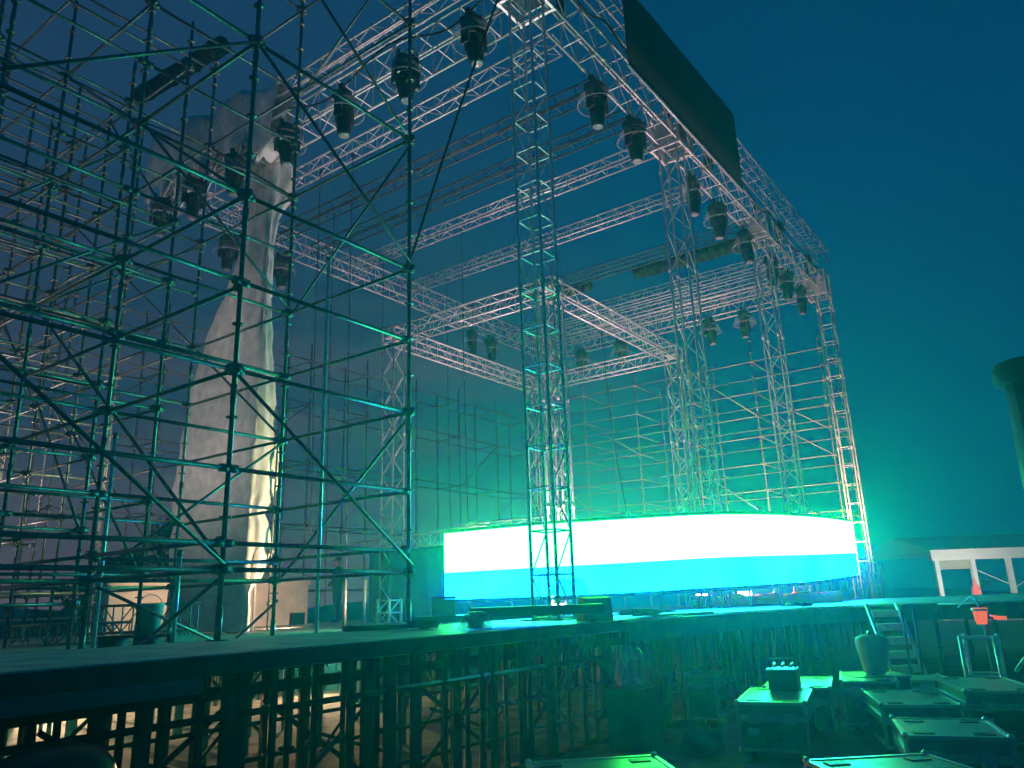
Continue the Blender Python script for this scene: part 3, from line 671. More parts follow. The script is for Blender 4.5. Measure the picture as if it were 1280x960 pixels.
# ------------------------------------------------------------------ things behind the stage
t = thing('low_wall', 'low white plaster wall with recessed panels behind the draped column', 'wall', (-.15, 11.6, 0))
b = MB(); b.box2((0, .12, 0), (5.5, .9, 2.2)); b.box2((-.05, .02, 2.2), (5.6, 1.0, 2.33)); b.build('wall', PLASTER, t)
for k in range(3):
    p = MB(); x = .2 + k * 2.55
    p.box2((x - .2, 0, 0), (x + .2, .118, 2.2))
    p.build('pilaster', PLASTER, t)
    if k < 2:
        p = MB(); p.box2((x + .2, .02, 1.9), (x + 2.35, .118, 2.2)); p.build('panel_head', PLASTER, t)
t = thing('picket_fence', 'long dark picket fence on the far left below the hills', 'fence', (-13, 16.5, 0), (0, 0, R(-6)))
m = MB(); m.box2((0, -.02, 1.5), (14, .03, 1.56)); m.build('top_rail', WHITEP, t)
m = MB(); m.box2((0, -.02, .3), (14, .02, .36)); m.build('bottom_rail', DARKWOOD, t)
pm = MB(); pm.box2((-.03, -.055, .05), (.03, -.025, 1.5)); pmm = pm.mesh('picket', DARKWOOD)
for k in range(96): link('picket', pmm, t, (.07 + k * .145, 0, 0))
for lb, p, mt, r in (('tiny white town light on the dark hillside', (-1.6, 62, 1.65), LAMP_W, .10), ('tiny orange town light just above the fence', (-1.0, 58, 1.05), LAMP_O, .10)):
    t = thing('street_lamp', lb, 'street lamp', p, group=None); m = MB(); m.lathe([(.02, -r), (r, 0), (.02, r)], (0, 0, 0), 10); m.build('globe', mt, t, True); m = MB(); m.tube((0, 0, -r), (0, 0, -p[2]), .03, 6); m.build('post', BLACKM, t)
def tree(label, x, y, h, rad, seed):
    rn = random.Random(seed); t = thing('tree', label, 'tree', (x, y, 0), group='dark trees behind the stage')
    m = MB(); m.tube((0, 0, 0), (0, 0, h * .5), .22, 8, .12)
    for k in range(5):
        a = rn.uniform(0, 6.28); m.tube((0, 0, h * (.3 + .05 * k)), (math.cos(a) * rad * .6, math.sin(a) * rad * .6, h * .75), .08, 6, .02)
    m.build('trunk', BARK, t, True)
    c = MB()
    cl_ = [(rn.gauss(0, rad * .45), rn.gauss(0, rad * .45), h * rn.uniform(.35, .95), rad * rn.uniform(.25, .5)) for _ in range(16)]
    for cx, cy, cz, cr_ in cl_:
        for _ in range(150):
            d = Vector((rn.gauss(0, 1), rn.gauss(0, 1), rn.gauss(0, .8))).normalized() * cr_ * rn.random() ** .4
            p = Vector((cx, cy, cz)) + d; s = rn.uniform(.07, .17); u = Vector((rn.gauss(0, 1), rn.gauss(0, 1), rn.gauss(0, 1))).normalized(); v_ = u.orthogonal().normalized()
            c.add([p - u * s, p + v_ * s * .5, p + u * s, p - v_ * s * .5], [(0, 1, 2, 3)])
    c.build('crown', LEAF, t)
tree('dark round tree left of the draped column', 7.0, 23.0, 5.0, 1.3, 3); tree('low dark bush tree behind the scaffold foot at left', 6.3, 23.9, 3.8, 1.4, 5); tree('small dark tree left of the low bush tree', 5.5, 24.8, 3.2, 1.2, 9)

# person standing by the wall
pp = thing('person', 'person in dark clothes and cap standing on the stage left of the black drape', 'person', (5.95, 11.1, 1.15), (0, 0, R(200)))
V = [(0, 0, .95), (0, 0, 1.18), (0, .01, 1.42), (0, 0, 1.52), (.1, 0, .88), (.11, .02, .5), (.1, .06, .07), (.1, -.1, .03), (-.1, 0, .88), (-.12, -.02, .5), (-.12, .04, .07), (-.12, -.12, .03), (.2, .02, 1.4), (.26, .03, 1.12), (.2, -.18, .98), (-.2, .02, 1.4), (-.27, .03, 1.12), (-.24, -.08, .88)]
Eg = [(0, 1), (1, 2), (2, 3), (0, 4), (4, 5), (5, 6), (6, 7), (0, 8), (8, 9), (9, 10), (10, 11), (2, 12), (12, 13), (13, 14), (2, 15), (15, 16), (16, 17)]
rad = [.15, .15, .15, .06, .1, .07, .05, .045, .1, .07, .05, .045, .075, .055, .04, .075, .055, .04]
me = bpy.data.meshes.new('body'); me.from_pydata(V, Eg, []); me.materials.append(BLACKF); bo = link('body', me, pp)
sk = bo.modifiers.new('skin', 'SKIN'); bo.modifiers.new('sub', 'SUBSURF').levels = 2; bo.modifiers['sub'].render_levels = 2; sk.use_smooth_shade = True
for i, r_ in enumerate(rad): me.skin_vertices[0].data[i].radius = (r_, r_ * .85)
me.skin_vertices[0].data[0].use_root = True
m = MB(); m.lathe([(.05, -.13), (.07, -.09), (.085, -.02), (.085, .05), (.06, .10), (.02, .115)], (0, 0, 1.64), 14); m.box((0, -.092, 1.63), (.025, .04, .05)); hd = m.build('head', SKIN, pp, True)
m = MB(); m.lathe([(.092, 0), (.09, .06), (.05, .1), (.01, .105)], (0, 0, 1.67), 14); m.box((0, -.12, 1.675), (.13, .13, .012)); m.build('cap', BLACKF, pp, True)

# tent on the right
t = thing('white_tent', 'white framed tent with pale valance standing far off at the right', 'tent', (33.4, 0, 0), (0, 0, R(-54.5)))
for k in range(6):
    m = MB(); m.box2((k * 1.72 - .1, -.1, 0), (k * 1.72 + .1, .1, 2.72)); m.build('post', WHITEP, t)
m = MB(); m.box2((-.25, -.16, 2.722), (9.2, .1, 3.22)); m.build('valance', WHITEP, t)
m = MB(); m.add([(-.1, .1, 3.2), (9, .1, 3.2), (9, 4.5, 4.1), (.3, 4.5, 4.1), (9, 9, 3.2), (-.1, 9, 3.2)], [(0, 1, 2, 3), (3, 2, 4, 5), (0, 3, 5)])
o = m.build('roof', mat('tent_canvas', (.3, .3, .29), .8, 0, .1, 1), t); o.modifiers.new('s', 'SOLIDIFY').thickness = .04
m = MB(); m.box2((.1, -.05, 2.3), (1.6, -.01, 2.722)); m.build('side_flap', mat('tent_flap', (.35, .3, .24), .8, 0, .1, 1), t)
m = MB(); m.path([(1.75, -.3, 2.2), (3.4, -.3, 1.4), (5.1, -.3, 2.3)], .02, 6); m.build('guy_rope', WHITEP, t)
t = thing('red_bundle', 'small red bundle at the foot of the second tent post', 'bundle', (33.0, -1.5, 1.0)); m = MB(); m.lathe([(.16, .0), (.22, .15), (.2, .35), (.06, .62), (.03, .85)], (0, 0, 0), 10); m.build('bag', REDC, t, True); m = MB(); m.box2((-.35, -.35, -1.0), (.35, .35, -.004)); m.build('stand_block', DARKWOOD, t)

# plastic wrapped column at the right edge
t = thing('wrapped_column', 'tall plastic wrapped column with a dark rounded cap at the right edge', 'column', (1.86, -5.83, 0))
m = MB(); m.lathe([(.33, 0), (.33, 1.0), (.34, 2.2), (.31, 3.4), (.30, 3.9)], (0, 0, 0), 20); m.build('plastic_wrap', WRAP, t, True)
m = MB(); m.box2((-.2, -.2, .01), (.2, .2, 3.85)); m.build('core', DARKWOOD, t)
m = MB(); m.lathe([(.36, 3.90), (.40, 3.93), (.41, 4.08), (.37, 4.17), (.18, 4.2)], (0, 0, 0), 20); m.build('cap', BLACKF, t, True)

# ------------------------------------------------------------------ floodlights of the stage works (fixtures + lamps)
def flood(label, loc, aim, color, power, lamp, size=100, blend=.6, rad=.12):
    loc = Vector(loc); t = thing('work_floodlight', label, 'floodlight', loc, group='work floodlights on the stage'); d = (Vector(aim) - loc).normalized()
    q = d.to_track_quat('-Z', 'Y').to_matrix()
    m = MB(); m.box((0, 0, 0), (.36, .26, .1), M=q); m.build('housing', BLACKM, t)
    m = MB(); m.box(d * .056, (.32, .22, .01), M=q); m.build('lamp_face', lamp, t)
    m = MB()
    for s in (-.19, .19): m.tube(q @ Vector((s, 0, 0)), (q @ Vector((s, 0, 0))).xy.to_3d() + Vector((0, 0, -.18)), .012, 6)
    m.build('bracket', BLACKM, t)
    l = bpy.data.lights.new('lamp', 'SPOT'); l.color = color; l.energy = power; l.spot_size = R(size); l.spot_blend = blend; l.shadow_soft_size = rad
    lo = link('lamp', l, t, d * .09); lo.rotation_euler = d.to_track_quat('-Z', 'Y').to_euler()
PINK = (1., .55, .62)
flood('floodlight aimed up at the roof from behind the screen\'s left half', (5.0, 3.2, 1.4), (3.0, 3.6, 11), PINK, 1700, LAMP_W, 105)
flood('floodlight aimed up at the inner square rig from its middle', (8.6, 5.5, 1.4), (8.2, 6.2, 11), PINK, 2000, LAMP_W, 130)
flood('floodlight aimed up at the header from behind the screen', (8.0, 1.2, 1.5), (6.5, .4, 11), (1., .64, .60), 1700, LAMP_W, 125)
flood('floodlight aimed up at the far roof from behind the right half', (14.0, 3.0, 1.4), (13.4, 3.6, 11), (1., .56, .54), 1700, LAMP_W, 130)
flood('pinkish floodlight aimed at the far right tower and scaffold', (14.6, 1.0, 1.4), (19.5, 3.0, 5.5), (1., .42, .30), 5200, LAMP_O, 110)
flood('warm floodlight aimed at the wrapped column cloth', (2.6, 4.2, 1.35), (.5, 7.4, 3.2), (1., .50, .25), 2300, LAMP_O, 75, .8)
flood('warm floodlight beside the low wall behind the cloth column', (2.6, 8.6, 1.35), (2.4, 11.6, 1.5), (1., .58, .38), 500, LAMP_O, 130)
flood('warm floodlight low on the ground under the stage', (-2.6, 9.5, .9), (-4.2, 5.0, 0), (1., .62, .36), 2600, LAMP_O, 150)
flood('warm floodlight low on the ground under the stage middle', (1.6, 6.5, .85), (-2.0, 3.0, 0), (1., .62, .36), 700, LAMP_O, 140)
flood('soft pale fill lamp added left of the cloth column to lighten it', (-5.4, 9.6, 1.4), (.0, 9.2, 11.0), (1., .74, .68), 1700, LAMP_W, 112, 1., .4)  # unseen fill lamp, added to lighten the cloth against the green
flood('work lamp lighting the white tent', (30.0, -2.2, 1.6), (34.6, -1.6, 2.6), (1., .86, .76), 900, LAMP_W, 120)
flood('rosy floodlight lighting the low riser under the screen', (8.9, .6, 1.5), (7.6, -.5, 1.3), (1., .22, .25), 600, LAMP_O, 120)

# ------------------------------------------------------------------ things on the stage
def riser(label, x, y, z, L, W, H, rz, wheels=True):
    t = thing('low_riser', label, 'riser', (x, y, z), (0, 0, rz), group='low black risers on the stage')
    m = MB(); m.box2((-L / 2, -W / 2, H - .1), (L / 2, W / 2, H)); m.build('platform', BLACKM, t)
    for i in (-1, 1):
        for j in (-1, 1):
            m = MB(); m.tube((i * (L / 2 - .12), j * (W / 2 - .1), .1), (i * (L / 2 - .12), j * (W / 2 - .1), H - .1), .025, 6)
            lg = m.build('leg', STEEL, t)
            if wheels: m = MB(); m.lathe([(.06, -.02), (.06, .02)], (i * (L / 2 - .12), j * (W / 2 - .1), .06), 10, 'x'); m.build('castor', RUBBER, lg)
    return t
riser('long low black riser on castors in front of the green tower foot', -1.55, -.78, 1.325, 1.5, .42, .2, R(-55))
riser('low black riser with a pinkish carton beside the screen\'s left end', 1.05, 2.1, 1.15, 2.1, .6, .24, R(-53), False)
t = thing('carton', 'pinkish cardboard carton on the low riser left of the screen', 'carton', (.52, 2.42, 1.392), (0, 0, R(-50))); m = MB(); m.box2((-.18, -.15, 0), (.18, .15, .25)); m.build('box', mat('cardboard', (.5, .36, .28), .8, 0, .1, 5), t)
m = MB(); m.add([(-.18, -.15, .252), (.18, -.15, .252), (.2, -.27, .29), (-.2, -.27, .29)], [(0, 1, 2, 3)]); o = m.build('flap', mat('cardboard_flap', (.52, .4, .32), .8, 0, .1, 5), t); o.modifiers.new('s', 'SOLIDIFY').thickness = .006
def lump(name, label, cat, loc, dims, material, seed, part='sheet', rough_=.2):
    rn = random.Random(seed); t = thing(name, label, cat, loc); m = MB(); n, k_ = 22, 12
    ph = [rn.uniform(0, 6) for _ in range(6)]
    for i in range(k_ + 1):
        v = i / k_ * math.pi / 2
        for j in range(n):
            a = 2 * math.pi * j / n
            f = 1 + rough_ * (math.sin(3 * a + ph[0] + 2 * v) * .5 + math.sin(5 * a + ph[1]) * .35 + math.sin(7 * v + ph[2] + a * 2) * .4)
            cs = math.copysign(abs(math.cos(a)) ** .7, math.cos(a)); sn = math.copysign(abs(math.sin(a)) ** .7, math.sin(a))
            m.v.append((dims[0] * cs * math.cos(v) ** .5 * f, dims[1] * sn * math.cos(v) ** .5 * f, dims[2] * math.sin(v) * (1 + rough_ * .5 * math.sin(4 * a + ph[3]) * math.cos(v))))
    for i in range(k_):
        for j in range(n): m.f.append((i * n + j, i * n + (j + 1) % n, (i + 1) * n + (j + 1) % n, (i + 1) * n + j)); m.m.append(0)
    m.build(part, material, t, True); return t
t = lump('wrapped_bundle', 'clear plastic wrapped bundle lying on the stage edge left of the green tower', 'bundle', (-2.75, -.85, 1.325), (.17, .13, .17), FILM, 4)
m = MB(); m.box2((-.06, -.05, .01), (.05, .05, .13)); m.build('contents', DARKWOOD, t)
lump('plastic_sheet', 'crumpled clear plastic sheet on the riser right of the green tower', 'plastic sheet', (-1.2, -1.0, 1.6), (.25, .16, .22), FILM, 8, rough_=.35)
for lb, x, y, s in (('black wedge monitor at the right end of the long riser', -.62, -1.0, .62), ('black wedge monitor on the floor behind the long riser', .05, -.55, .5)):
    t = thing('stage_monitor', lb, 'speaker', (x, y, 1.322), (0, 0, R(-35)), group='wedge monitors by the green tower'); m = MB()
    m.add([(-.3 * s, -.2 * s, 0), (.3 * s, -.2 * s, 0), (.3 * s, .25 * s, 0), (-.3 * s, .25 * s, 0), (-.3 * s, -.12 * s, .42 * s), (.3 * s, -.12 * s, .42 * s), (.3 * s, .08 * s, .46 * s), (-.3 * s, .08 * s, .46 * s)], [(0, 1, 2, 3), (4, 5, 6, 7), (0, 1, 5, 4), (2, 3, 7, 6), (0, 3, 7, 4), (1, 2, 6, 5)]); m.build('cabinet', PLASTIC, t)
    m = MB(); m.box((0, -.172 * s, .2 * s), (.5 * s, .012, .3 * s), M=Matrix.Rotation(-.19, 3, 'X')); m.build('grille', BLACKM, t)
# small truss stub, purple lit from the screen
t = truss('truss_stub', 'short upright truss piece lit violet left of the screen', 'truss piece', (2.9, 5.85, 1.15), UPR, .55, .34, .34, step=.28, rc=.03, rl=.014, m=STEEL)
for lb, x, y in (('upright pale post left of the violet truss stub', 1.84, 6.2), ('second upright pale post beside the violet truss stub', 2.41, 6.24)):
    t = thing('stub_post', lb, 'post', (x, y, 1.15)); m = MB(); m.tube((0, 0, 0), (0, 0, .95), .035, 8); m.build('pipe', STEEL, t, True); m = MB(); m.box2((-.09, -.09, 0), (.09, .09, .012)); m.build('foot', STEEL, t)
# riser below the screen, red light put into its cloth colour
t = thing('red_lit_riser', 'low riser under the middle of the screen, red light put into its cloth', 'riser', (7.7, -.3, 1.325), (0, 0, R(-55)))
m = MB(); n = 30
for k in range(n + 1):
    x = -1.5 + 3.0 * k / n; z = .2 + .025 * math.sin(k * .9) + .02 * math.sin(k * 2.3)
    m.v += [(x, -.35, .02), (x, -.33, z), (x, .33, z), (x, .35, .02)]
m.f = [(4 * k + j, 4 * k + 4 + j, 4 * k + 5 + j, 4 * k + 1 + j) for k in range(n) for j in range(3)]; m.m = [0] * len(m.f); m.build('cloth', REDC, t, True)
m = MB(); m.box2((-1.48, -.32, 0), (1.48, .32, .14)); m.build('deck', BLACKM, t)
for lb, a, b_ in (('slanting tube frame standing behind the red riser', (8.2, -.35, 1.325), (8.75, -1.0, 1.75)), ):
    t = thing('tube_frame', lb, 'frame', a); m = MB(); d = Vector(b_) - Vector(a); m.tube((0, 0, 0), d, .03, 8); m.build('brace', ALU, t, True)
    for k in (0, .45, .8):
        m = MB(); m.tube((k * .7, -.75 * k, 0), (k * .7, -.75 * k, .42), .03, 8); m.build('upright', ALU, t, True)
# far right clutter : truss pieces lying by the pinkish tower
truss('truss_stub', 'short upright truss piece beside the foot of the pinkish far tower', 'truss piece', (16.3, -.75, 1.322), UPR, 1.0, .4, .4, step=.35, rc=.03, rl=.013)
truss('loose_truss', 'dark truss length lying on the floor behind the bucket', 'truss piece', (-2.75, 7.4, 1.3), (0, 0, R(-54)), 1.9, .3, .42, step=.3, rc=.022, rl=.012, m=STEEL)
truss('loose_truss', 'second dark truss length lying across the first', 'truss piece', (-3.45, 7.9, 1.16), (0, 0, R(-50)), 1.7, .3, .3, step=.3, rc=.022, rl=.012, m=STEEL)
# bucket
t = thing('bucket', 'pale teal plastic bucket standing at the scaffold foot', 'bucket', (-3.15, 4.55, 1.315)); m = MB(); m.lathe([(.13, 0), (.165, .36), (.175, .37), (.175, .40), (.158, .40), (.155, .36), (.12, .02)], (0, 0, 0), 20); m.build('pail', BUCKET, t, True)
m = MB(); m.path([(.17 * math.cos(a), 0.02, .37 + .15 * math.sin(a)) for a in [math.pi * k / 10 for k in range(11)]], .006, 5); m.build('handle', STEEL, t)
t = thing('pallet', 'low dark pallet carrying the bucket', 'pallet', (-3.15, 4.55, 1.152), (0, 0, R(-50))); m = MB()
for k in range(5): m.box2((-.5, -.4 + k * .17, .13), (.5, -.28 + k * .17, .16))
m.build('slat', DARKWOOD, t); m = MB()
for k in (-.45, 0, .45): m.box2((k - .04, -.4, 0), (k + .04, .4, .128))
m.build('bearer', DARKWOOD, t)
# plank edge & cables
t = thing('cable_heap', 'tangle of thin cables lying on the deck right of the wedge monitors', 'cable', (.4, -1.1, 1.325)); m = MB(); rn = random.Random(2)
pts = [Vector((0, 0, .02))]
for k in range(90): pts.append(Vector((rn.uniform(-.5, .9), rn.uniform(-.3, .4), rn.uniform(.01, .1))) * .6 + pts[-1] * .4)
m.path(pts, .009, 5); m.build('cable', RUBBER, t)
t = thing('white_board', 'white board lying flat at the front of the deck', 'board', (1.2, -1.3, 1.326), (0, 0, R(-25))); m = MB(); m.box2((-.5, -.12, 0), (.5, .12, .02)); m.build('sheet', WHITEP, t)

def coil(label, x, y, z, r, seed):
    rn = random.Random(seed); t = thing('cable_coil', label, 'cable', (x, y, z), group='coiled cables on the stage'); m = MB()
    pts = [Vector((r * (1 + .12 * math.sin(k * .37)) * math.cos(k * .42), r * (1 + .12 * math.cos(k * .29)) * math.sin(k * .42), .015 + .004 * (k % 9) + .012 * (k // 30))) for k in range(110)]
    m.path(pts + [pts[-1] + Vector((.1, .1, -.03)), pts[-1] + Vector((.35, .12, -.05))], .011, 5); m.build('cable', RUBBER, t, True)
    m = MB(); m.box(pts[-1] + Vector((.36, .12, -.035)), (.06, .04, .04)); m.build('plug', PLASTIC, t)
coil('coiled black cable on the green walkway in front of the scaffold corner pole', -2.5, .1, 1.322, .17, 1)
coil('coiled black cable beside the violet truss stub', 2.2, 5.2, 1.152, .2, 2)
coil('coiled black cable by the foot of the green tower', .55, .5, 1.322, .18, 3)
coil('coiled black cable on the right hand deck below the steps top', 4.6, -1.9, 1.324, .2, 4)
t = thing('dark_board', 'dark flat board lying across the walkway edge right of the scaffold pole', 'board', (-2.6, .75, 1.322), (0, 0, R(-35))); m = MB(); m.box2((-.35, -.15, 0), (.35, .15, .05)); m.build('plank', DARKWOOD, t)
m = MB(); m.box2((-.33, -.13, .051), (-.27, .13, .06)); m.build('batten', DARKWOOD, t)

# hanging cables & ropes
def cable(label, pts, r=.01, g='cables hanging from the roof'):
    t = thing('hanging_cable', label, 'cable', pts[0], group=g); m = MB(); P = [Vector(p) - Vector(pts[0]) for p in pts]
    out = catmull(P, 8) if len(P) > 2 else P
    m.path(out, r, 5); m.build('cable', RUBBER, t, True)
    m = MB(); m.box((0, 0, .02), (.05, .05, .08)); m.build('clip', BLACKM, t)
for k, (x, y, z1, lb) in enumerate(((1.4, 6.9, 3.0, 'first'), (1.4, 5.8, 2.2, 'second'), (2.95, 8.2, 1.5, 'third'), (5.72, 9.2, 2.0, 'fourth'), (5.72, 6.2, 1.6, 'fifth'), (8.1, 8.8, 1.4, 'sixth'))):
    cable('%s thin dark cable hanging straight down from a roof purlin, counted from the left' % lb, [(x, y, ZH), (x + .05, y + .04, (ZH + z1) / 2), (x + .1, y, z1)], .011)
cable('long rope slanting down from the inner square rig toward the screen', [(8.3, 3.5, 8.4), (7.4, 2.9, 5.5), (6.6, 2.2, 3.0)], .009, None)
cable('slack cable looped along the top of the front header', [(.3, -.35, 12.2), (1.2, -.5, 11.75), (2.2, -.4, 12.2), (3.4, -.5, 11.7), (4.6, -.4, 12.2)], .022, None)
cable('slack cable looped along the left side truss', [(0, .4, 12.2), (-.15, 1.6, 11.6), (-.1, 3.2, 12.1), (-.15, 4.8, 11.6), (-.1, 6.2, 12.0)], .02, None)
cable('slack cable looped along the far half of the header', [(9.2, -.4, 12.1), (10.4, -.5, 11.6), (11.6, -.4, 12.0), (13.2, -.5, 11.5), (15, -.4, 12.1)], .02, None)
cable('steep guy rope crossing in front of the left side truss', [(-2.0, .8, 6.1), (-1.2, .45, 9.0), (-.3, .1, 12.0)], .02, None)
for k, (x, lb) in enumerate(((1.0, 'chain hoist on the header right of the green tower'), (8.0, 'chain hoist above the header right of the second tower'), (13.6, 'chain hoist above the header right of the third tower'), (16.6, 'chain hoist at the far end of the header'))):
    t = thing('chain_hoist', lb, 'chain hoist', (x, -.1, ZH + .72), group='chain hoists on the header'); m = MB(); m.box((0, 0, .3), (.28, .2, .34)); m.lathe([(.1, -.22), (.1, .22)], (0, 0, .36), 12, 'x'); m.build('motor', BLACKM, t); m = MB(); m.tube((0, 0, 0), (0, 0, .13), .02, 6); m.tube((0, 0, .47), (0, 0, .7), .015, 6); m.build('hook', STEEL, t)
    m = MB(); m.lathe([(.06, -.25), (.1, -.1), (.1, .1)], (.16, .1, .1), 10); m.build('chain_bag', BLACKF, t)

# ------------------------------------------------------------------ flight cases on the ground
def flight_case(label, fl, fr, depth, h, lid=.14, dishes=True, castors=True, topm=None):
    """fl, fr: front left and right ground corners; depth away from the camera"""
    a = Vector((*fl, 0)); d = Vector((fr[0] - fl[0], fr[1] - fl[1], 0)); W = d.length; rz = math.atan2(d.y, d.x)
    t = thing('flight_case', label, 'flight case', a, (0, 0, rz), group='flight cases on the ground'); D = depth; z0 = .12 if castors else .01
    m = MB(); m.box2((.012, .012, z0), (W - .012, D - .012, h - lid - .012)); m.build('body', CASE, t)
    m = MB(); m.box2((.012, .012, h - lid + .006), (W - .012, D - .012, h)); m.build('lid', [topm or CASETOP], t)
    m = MB(); r = .016
    for z in (z0, h - lid - .02, h - lid + .012, h - .008):
        for p, q in (((0, 0), (W, 0)), ((W, 0), (W, D)), ((W, D), (0, D)), ((0, D), (0, 0))):
            m.box([(p[0] + q[0]) / 2, (p[1] + q[1]) / 2, z], (abs(p[0] - q[0]) + .03, abs(p[1] - q[1]) + .03, .028))
    for p in ((0, 0), (W, 0), (W, D), (0, D)): m.box((p[0], p[1], (z0 + h) / 2), (.032, .032, h - z0 - .04))
    m.build('edge_trim', TRIM, t)
    cm = MB(); cm.lathe([(.008, -.026), (.021, -.016), (.025, .0), (.021, .016), (.008, .026)], (0, 0, 0), 10); cmm = cm.mesh('corner', TRIM, True)
    for p in ((0, 0), (W, 0), (W, D), (0, D)):
        for z in (z0, h): link('corner', cmm, t, (p[0], p[1], z))
    if dishes:
        dm = MB(); dm.box2((-.07, -.05, 0), (.07, .05, .006)); dmm = dm.mesh('castor_dish', BLACKM)
        for i in (.14, W - .14):
            for j in (.14, D - .14): link('castor_dish', dmm, t, (i, j, h + .001))
    if castors:
        c = MB(); c.lathe([(.05, -.018), (.05, .018)], (0, 0, .05), 12, 'x'); c.box2((-.03, -.03, .085), (.03, .03, .12)); cc = c.mesh('castor', RUBBER)
        for i in (.1, W - .1):
            for j in (.1, D - .1): link('castor', cc, t, (i, j, 0))
    l = MB(); l.box((0, 0, 0), (.1, .012, .1)); l.box((0, -.012, -.01), (.03, .014, .07)); lm = l.mesh('latch', TRIM)
    for i in ((W * .25, W * .75) if W > .5 else (W * .5,)): link('latch', lm, t, (i, -.022, h - lid - .004))
    hm = MB(); hm.box((0, 0, 0), (.17, .01, .11)); hm.path([(-.06, -.01, .02), (-.06, -.035, -.02), (.06, -.035, -.02), (.06, -.01, .02)], .009, 6); link('handle', hm.mesh('handle', BLACKM), t, (W * .5, -.02, (h - lid) * .55))
    if W > .5:
        pm_ = MB(); pm_.box((0, 0, 0), (.11, .006, .06)); link('label_plate', pm_.mesh('label_plate', WHITEP), t, (W * .22, -.004, (h - lid) * .7))
    hm2 = link('handle', hm.mesh('handle', BLACKM), t, (W + .02, D * .5, (h - lid) * .55), (0, 0, R(90)))
    return t
flight_case('blue topped flight case carrying the open toolbox', (-1.2, -2.9), (-1.06, -3.52), 1.22, .55)
flight_case('flight case directly behind the blue topped one, mostly hidden', (.06, -2.75), (.22, -3.42), 1.15, .55)
flight_case('pale topped flight case turned at an angle in the middle of the right group', (.72, -3.42), (.86, -3.99), 1.15, .57, .1)
flight_case('flight case with worn lid and a small bracket on top', (-.56, -4.1), (-.32, -4.75), 1.2, .5)
flight_case('wide dark topped flight case at the right edge with a clip on its lid', (.09, -4.75), (.33, -5.40), 1.3, .58)
flight_case('front flight case at the lower right with dark castor dishes', (-2.52, -4.66), (-2.33, -5.31), .84, .55)
flight_case('flight case at the bottom edge with its corner pointing away', (-3.9, -4.62), (-3.35, -5.25), .62, .5)
flight_case('bright green lid of the nearest flight case at the bottom middle', (-4.75, -2.95), (-4.15, -3.62), .58, .5, topm=mat('green_lid', (.22, .34, .26), .3, 0, .25, 3))
flight_case('upright narrow flight case standing alone left of the blue topped one', (.45, -1.62), (.52, -1.98), .55, .62, dishes=False)
flight_case('low flight case beside the steps with a dim blue lid', (1.75, -3.95), (1.95, -4.4), .6, .5, .1, False)
flight_case('dark flight case cut off at the right edge of the picture', (-1.75, -5.65), (-1.55, -6.3), .9, .52)
t = thing('toolbox', 'open black toolbox with tools and handle on the blue topped case', 'toolbox', (-.28, -2.92, .562), (0, 0, R(-77))); m = MB(); m.box2((0, 0, 0), (.3, .5, .20)); m.build('body', PLASTIC, t)
m = MB(); m.path([(.02, .25, .2), (.02, .25, .30), (.28, .25, .30), (.28, .25, .2)], .012, 6); m.build('handle', BLACKM, t)
m = MB(); m.box2((-.01, -.01, .201), (.31, .22, .215)); m.build('tray_lid', CASETOP, t)
for k in range(3): m = MB(); m.tube((.06 + k * .08, .28, .215), (.04 + k * .1, .46, .235), .018, 8); m.build('tool', TRIM, t, True)
t = thing('clip_bracket', 'small metal bracket lying on the worn flight case lid', 'bracket', (.55, -4.35, .51)); m = MB(); m.box2((-.1, -.06, 0), (.1, .06, .03)); m.box2((-.1, -.06, .03), (-.06, .06, .09)); m.build('bracket', TRIM, t)
t = thing('bottle', 'clear water bottle on the ground beside the blue topped case', 'bottle', (-1.02, -2.68, 0)); m = MB(); m.lathe([(.04, 0), (.045, .02), (.045, .12), (.04, .14), (.045, .16), (.045, .24), (.018, .31), (.018, .335)], (0, 0, 0), 14); m.build('bottle_body', CLEAR, t, True); m = MB(); m.lathe([(.02, .33), (.02, .355)], (0, 0, 0), 12); m.build('cap', WHITEP, t, True)
lump('cloth_bag', 'crumpled grey cloth bag on the ground left of the bottle', 'bag', (-.75, -2.3, 0), (.24, .2, .22), mat('bag_cloth', (.09, .09, .085), .8, 0, .3, 6), 12)
t = thing('white_sack', 'pale tapered sack standing on a crate by the stage steps', 'sack', (1.55, -3.62, .58)); m = MB(); m.lathe([(.10, 0), (.135, .04), (.165, .2), (.195, .36), (.185, .42), (.12, .455), (.03, .46)], (0, 0, 0), 14); m.v = [(x * (1 + .06 * math.sin(7 * math.atan2(y, x) + 9 * z)), y * (1 + .06 * math.sin(5 * math.atan2(y, x) + 2)), z) for x, y, z in m.v]; m.build('bag', mat('sack_cloth', (.5, .52, .52), .6, 0, .1, 4, .3), t, True)
m = MB(); m.tube((-.05, 0, .455), (.06, .02, .49), .022, 7); m.build('tied_neck', PLASTIC, t, True)
t = thing('crate', 'grey crate under the pale sack', 'crate', (1.55, -3.62, 0), (0, 0, R(-60))); m = MB(); m.box2((-.3, -.25, .01), (.3, .25, .55)); m.build('box', CASE, t); m = MB(); m.box2((-.32, -.27, .552), (.32, .27, .578)); m.build('lid', CASETOP, t)
# stage steps
t = thing('stage_steps', 'steep metal steps against the stage with pale blue lit treads', 'steps', (2.72, -3.68, 0), (0, 0, R(-54)))
m = MB(); 
for s in (0, .44): m.tube((s, 0, .02), (s, .75, 1.36), .03, 8)
m.build('stringer', ALU, t, True)
for k in range(7): m = MB(); m.box2((.035, .06 + k * .1, .10 + k * .18), (.405, .20 + k * .1, .195 + k * .18)); m.build('tread', ALU, t)
for k in range(2): m = MB(); m.box2((.12 + k * .16, -.02, .02), (.145 + k * .16, .01, 1.3)); m.build('bar', BLACKM, t)
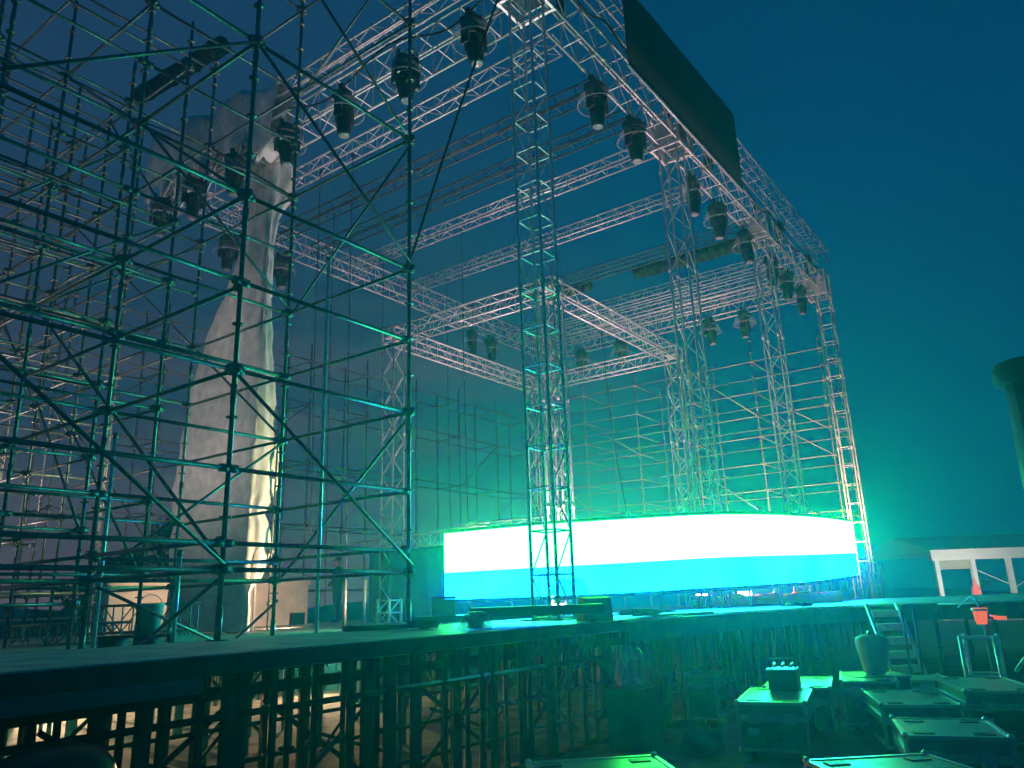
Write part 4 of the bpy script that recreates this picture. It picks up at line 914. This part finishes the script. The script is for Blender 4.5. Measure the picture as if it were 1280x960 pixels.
# orange container hanging (glow added, no lamp) + truss pile
t = thing('orange_pot', 'small orange pot with added glow hung at the stage edge on the right', 'lamp', (2.75, -4.72, 1.1)); m = MB(); m.lathe([(.06, 0), (.085, .16), (.095, .165), (.095, .2), (.075, .2)], (0, 0, 0), 14); m.build('pot', ORANGE, t, True)  # plain container, not a lamp; its glow is added
m = MB(); m.lathe([(.098, .163), (.098, .19)], (0, 0, 0), 14); m.build('rim', WHITEP, t, True); m = MB(); m.path([(0, 0, .2), (.04, .02, .3), (.2, .1, .34), (.5, .3, .2)], .01, 5); m.build('strap', STEEL, t)
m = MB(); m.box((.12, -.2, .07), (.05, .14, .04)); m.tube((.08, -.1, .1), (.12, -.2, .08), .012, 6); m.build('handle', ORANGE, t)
t = thing('mast', 'thin dark mast carrying the orange pot', 'mast', (2.8, -4.75, 0)); m = MB(); m.tube((0, 0, 0), (0, 0, 1.095), .03, 8); m.build('pole', STEEL, t); m = MB(); m.box2((-.2, -.2, 0), (.2, .2, .02)); m.build('foot', BLACKM, t)
truss('truss_stub', 'short upright truss section among the cases at the right', 'truss piece', (2.35, -4.72, .1), UPR, .9, .36, .36, step=.36, rc=.026, rl=.012, m=ALU)
for k, (a, d, lb) in enumerate((((1.7, -4.35, .55), (-.25, -.12, -.3), 'short tube end leaning left of the truss section'), ((2.1, -5.05, .6), (.3, -.2, .25), 'short tube end leaning right of the truss section'), ((1.5, -5.3, .6), (.1, -.5, .02), 'tube lying flat at the right edge among the cases'))):
    t = thing('short_tube', lb, 'tube', a); m = MB(); m.tube((0, 0, 0), d, .025, 8); m.build('pipe', ALU, t, True); m = MB(); m.tube(Vector(d) * .9, Vector(d) * 1.02, .032, 8); m.build('end_cap', STEEL, t, True)
lump('tarp_pile', 'dark tarp heaped over gear at the right beside the truss section', 'tarp', (3.2, -5.55, 0), (.55, .5, 1.15), BLACKF, 21, rough_=.12)
lump('tarp_pile', 'dark tarp heap with a lit rim at the bottom left corner', 'tarp', (-7.15, -1.75, 0), (.42, .34, .98), PLASTIC, 23, rough_=.1)
t = lump('plastic_cover', 'clear plastic cover over a box under the stage front', 'plastic cover', (-.95, -1.62, .62), (.2, .17, .42), CLEAR, 27, rough_=.15)
m = MB(); m.box2((-.25, -.2, -.615), (.25, .2, -.005)); m.build('box', CASE, t)

# ------------------------------------------------------------------ render settings
sc.view_settings.view_transform = 'Standard'; sc.view_settings.look = 'None'; sc.view_settings.exposure = 0; sc.view_settings.gamma = 1; sc.view_settings.use_curve_mapping = False
cy = sc.cycles
cy.use_denoising = True; cy.max_bounces = 5; cy.diffuse_bounces = 2; cy.glossy_bounces = 2; cy.transmission_bounces = 3; cy.transparent_max_bounces = 12; cy.volume_bounces = 1
cy.sample_clamp_indirect = 4; cy.caustics_reflective = False; cy.caustics_refractive = False
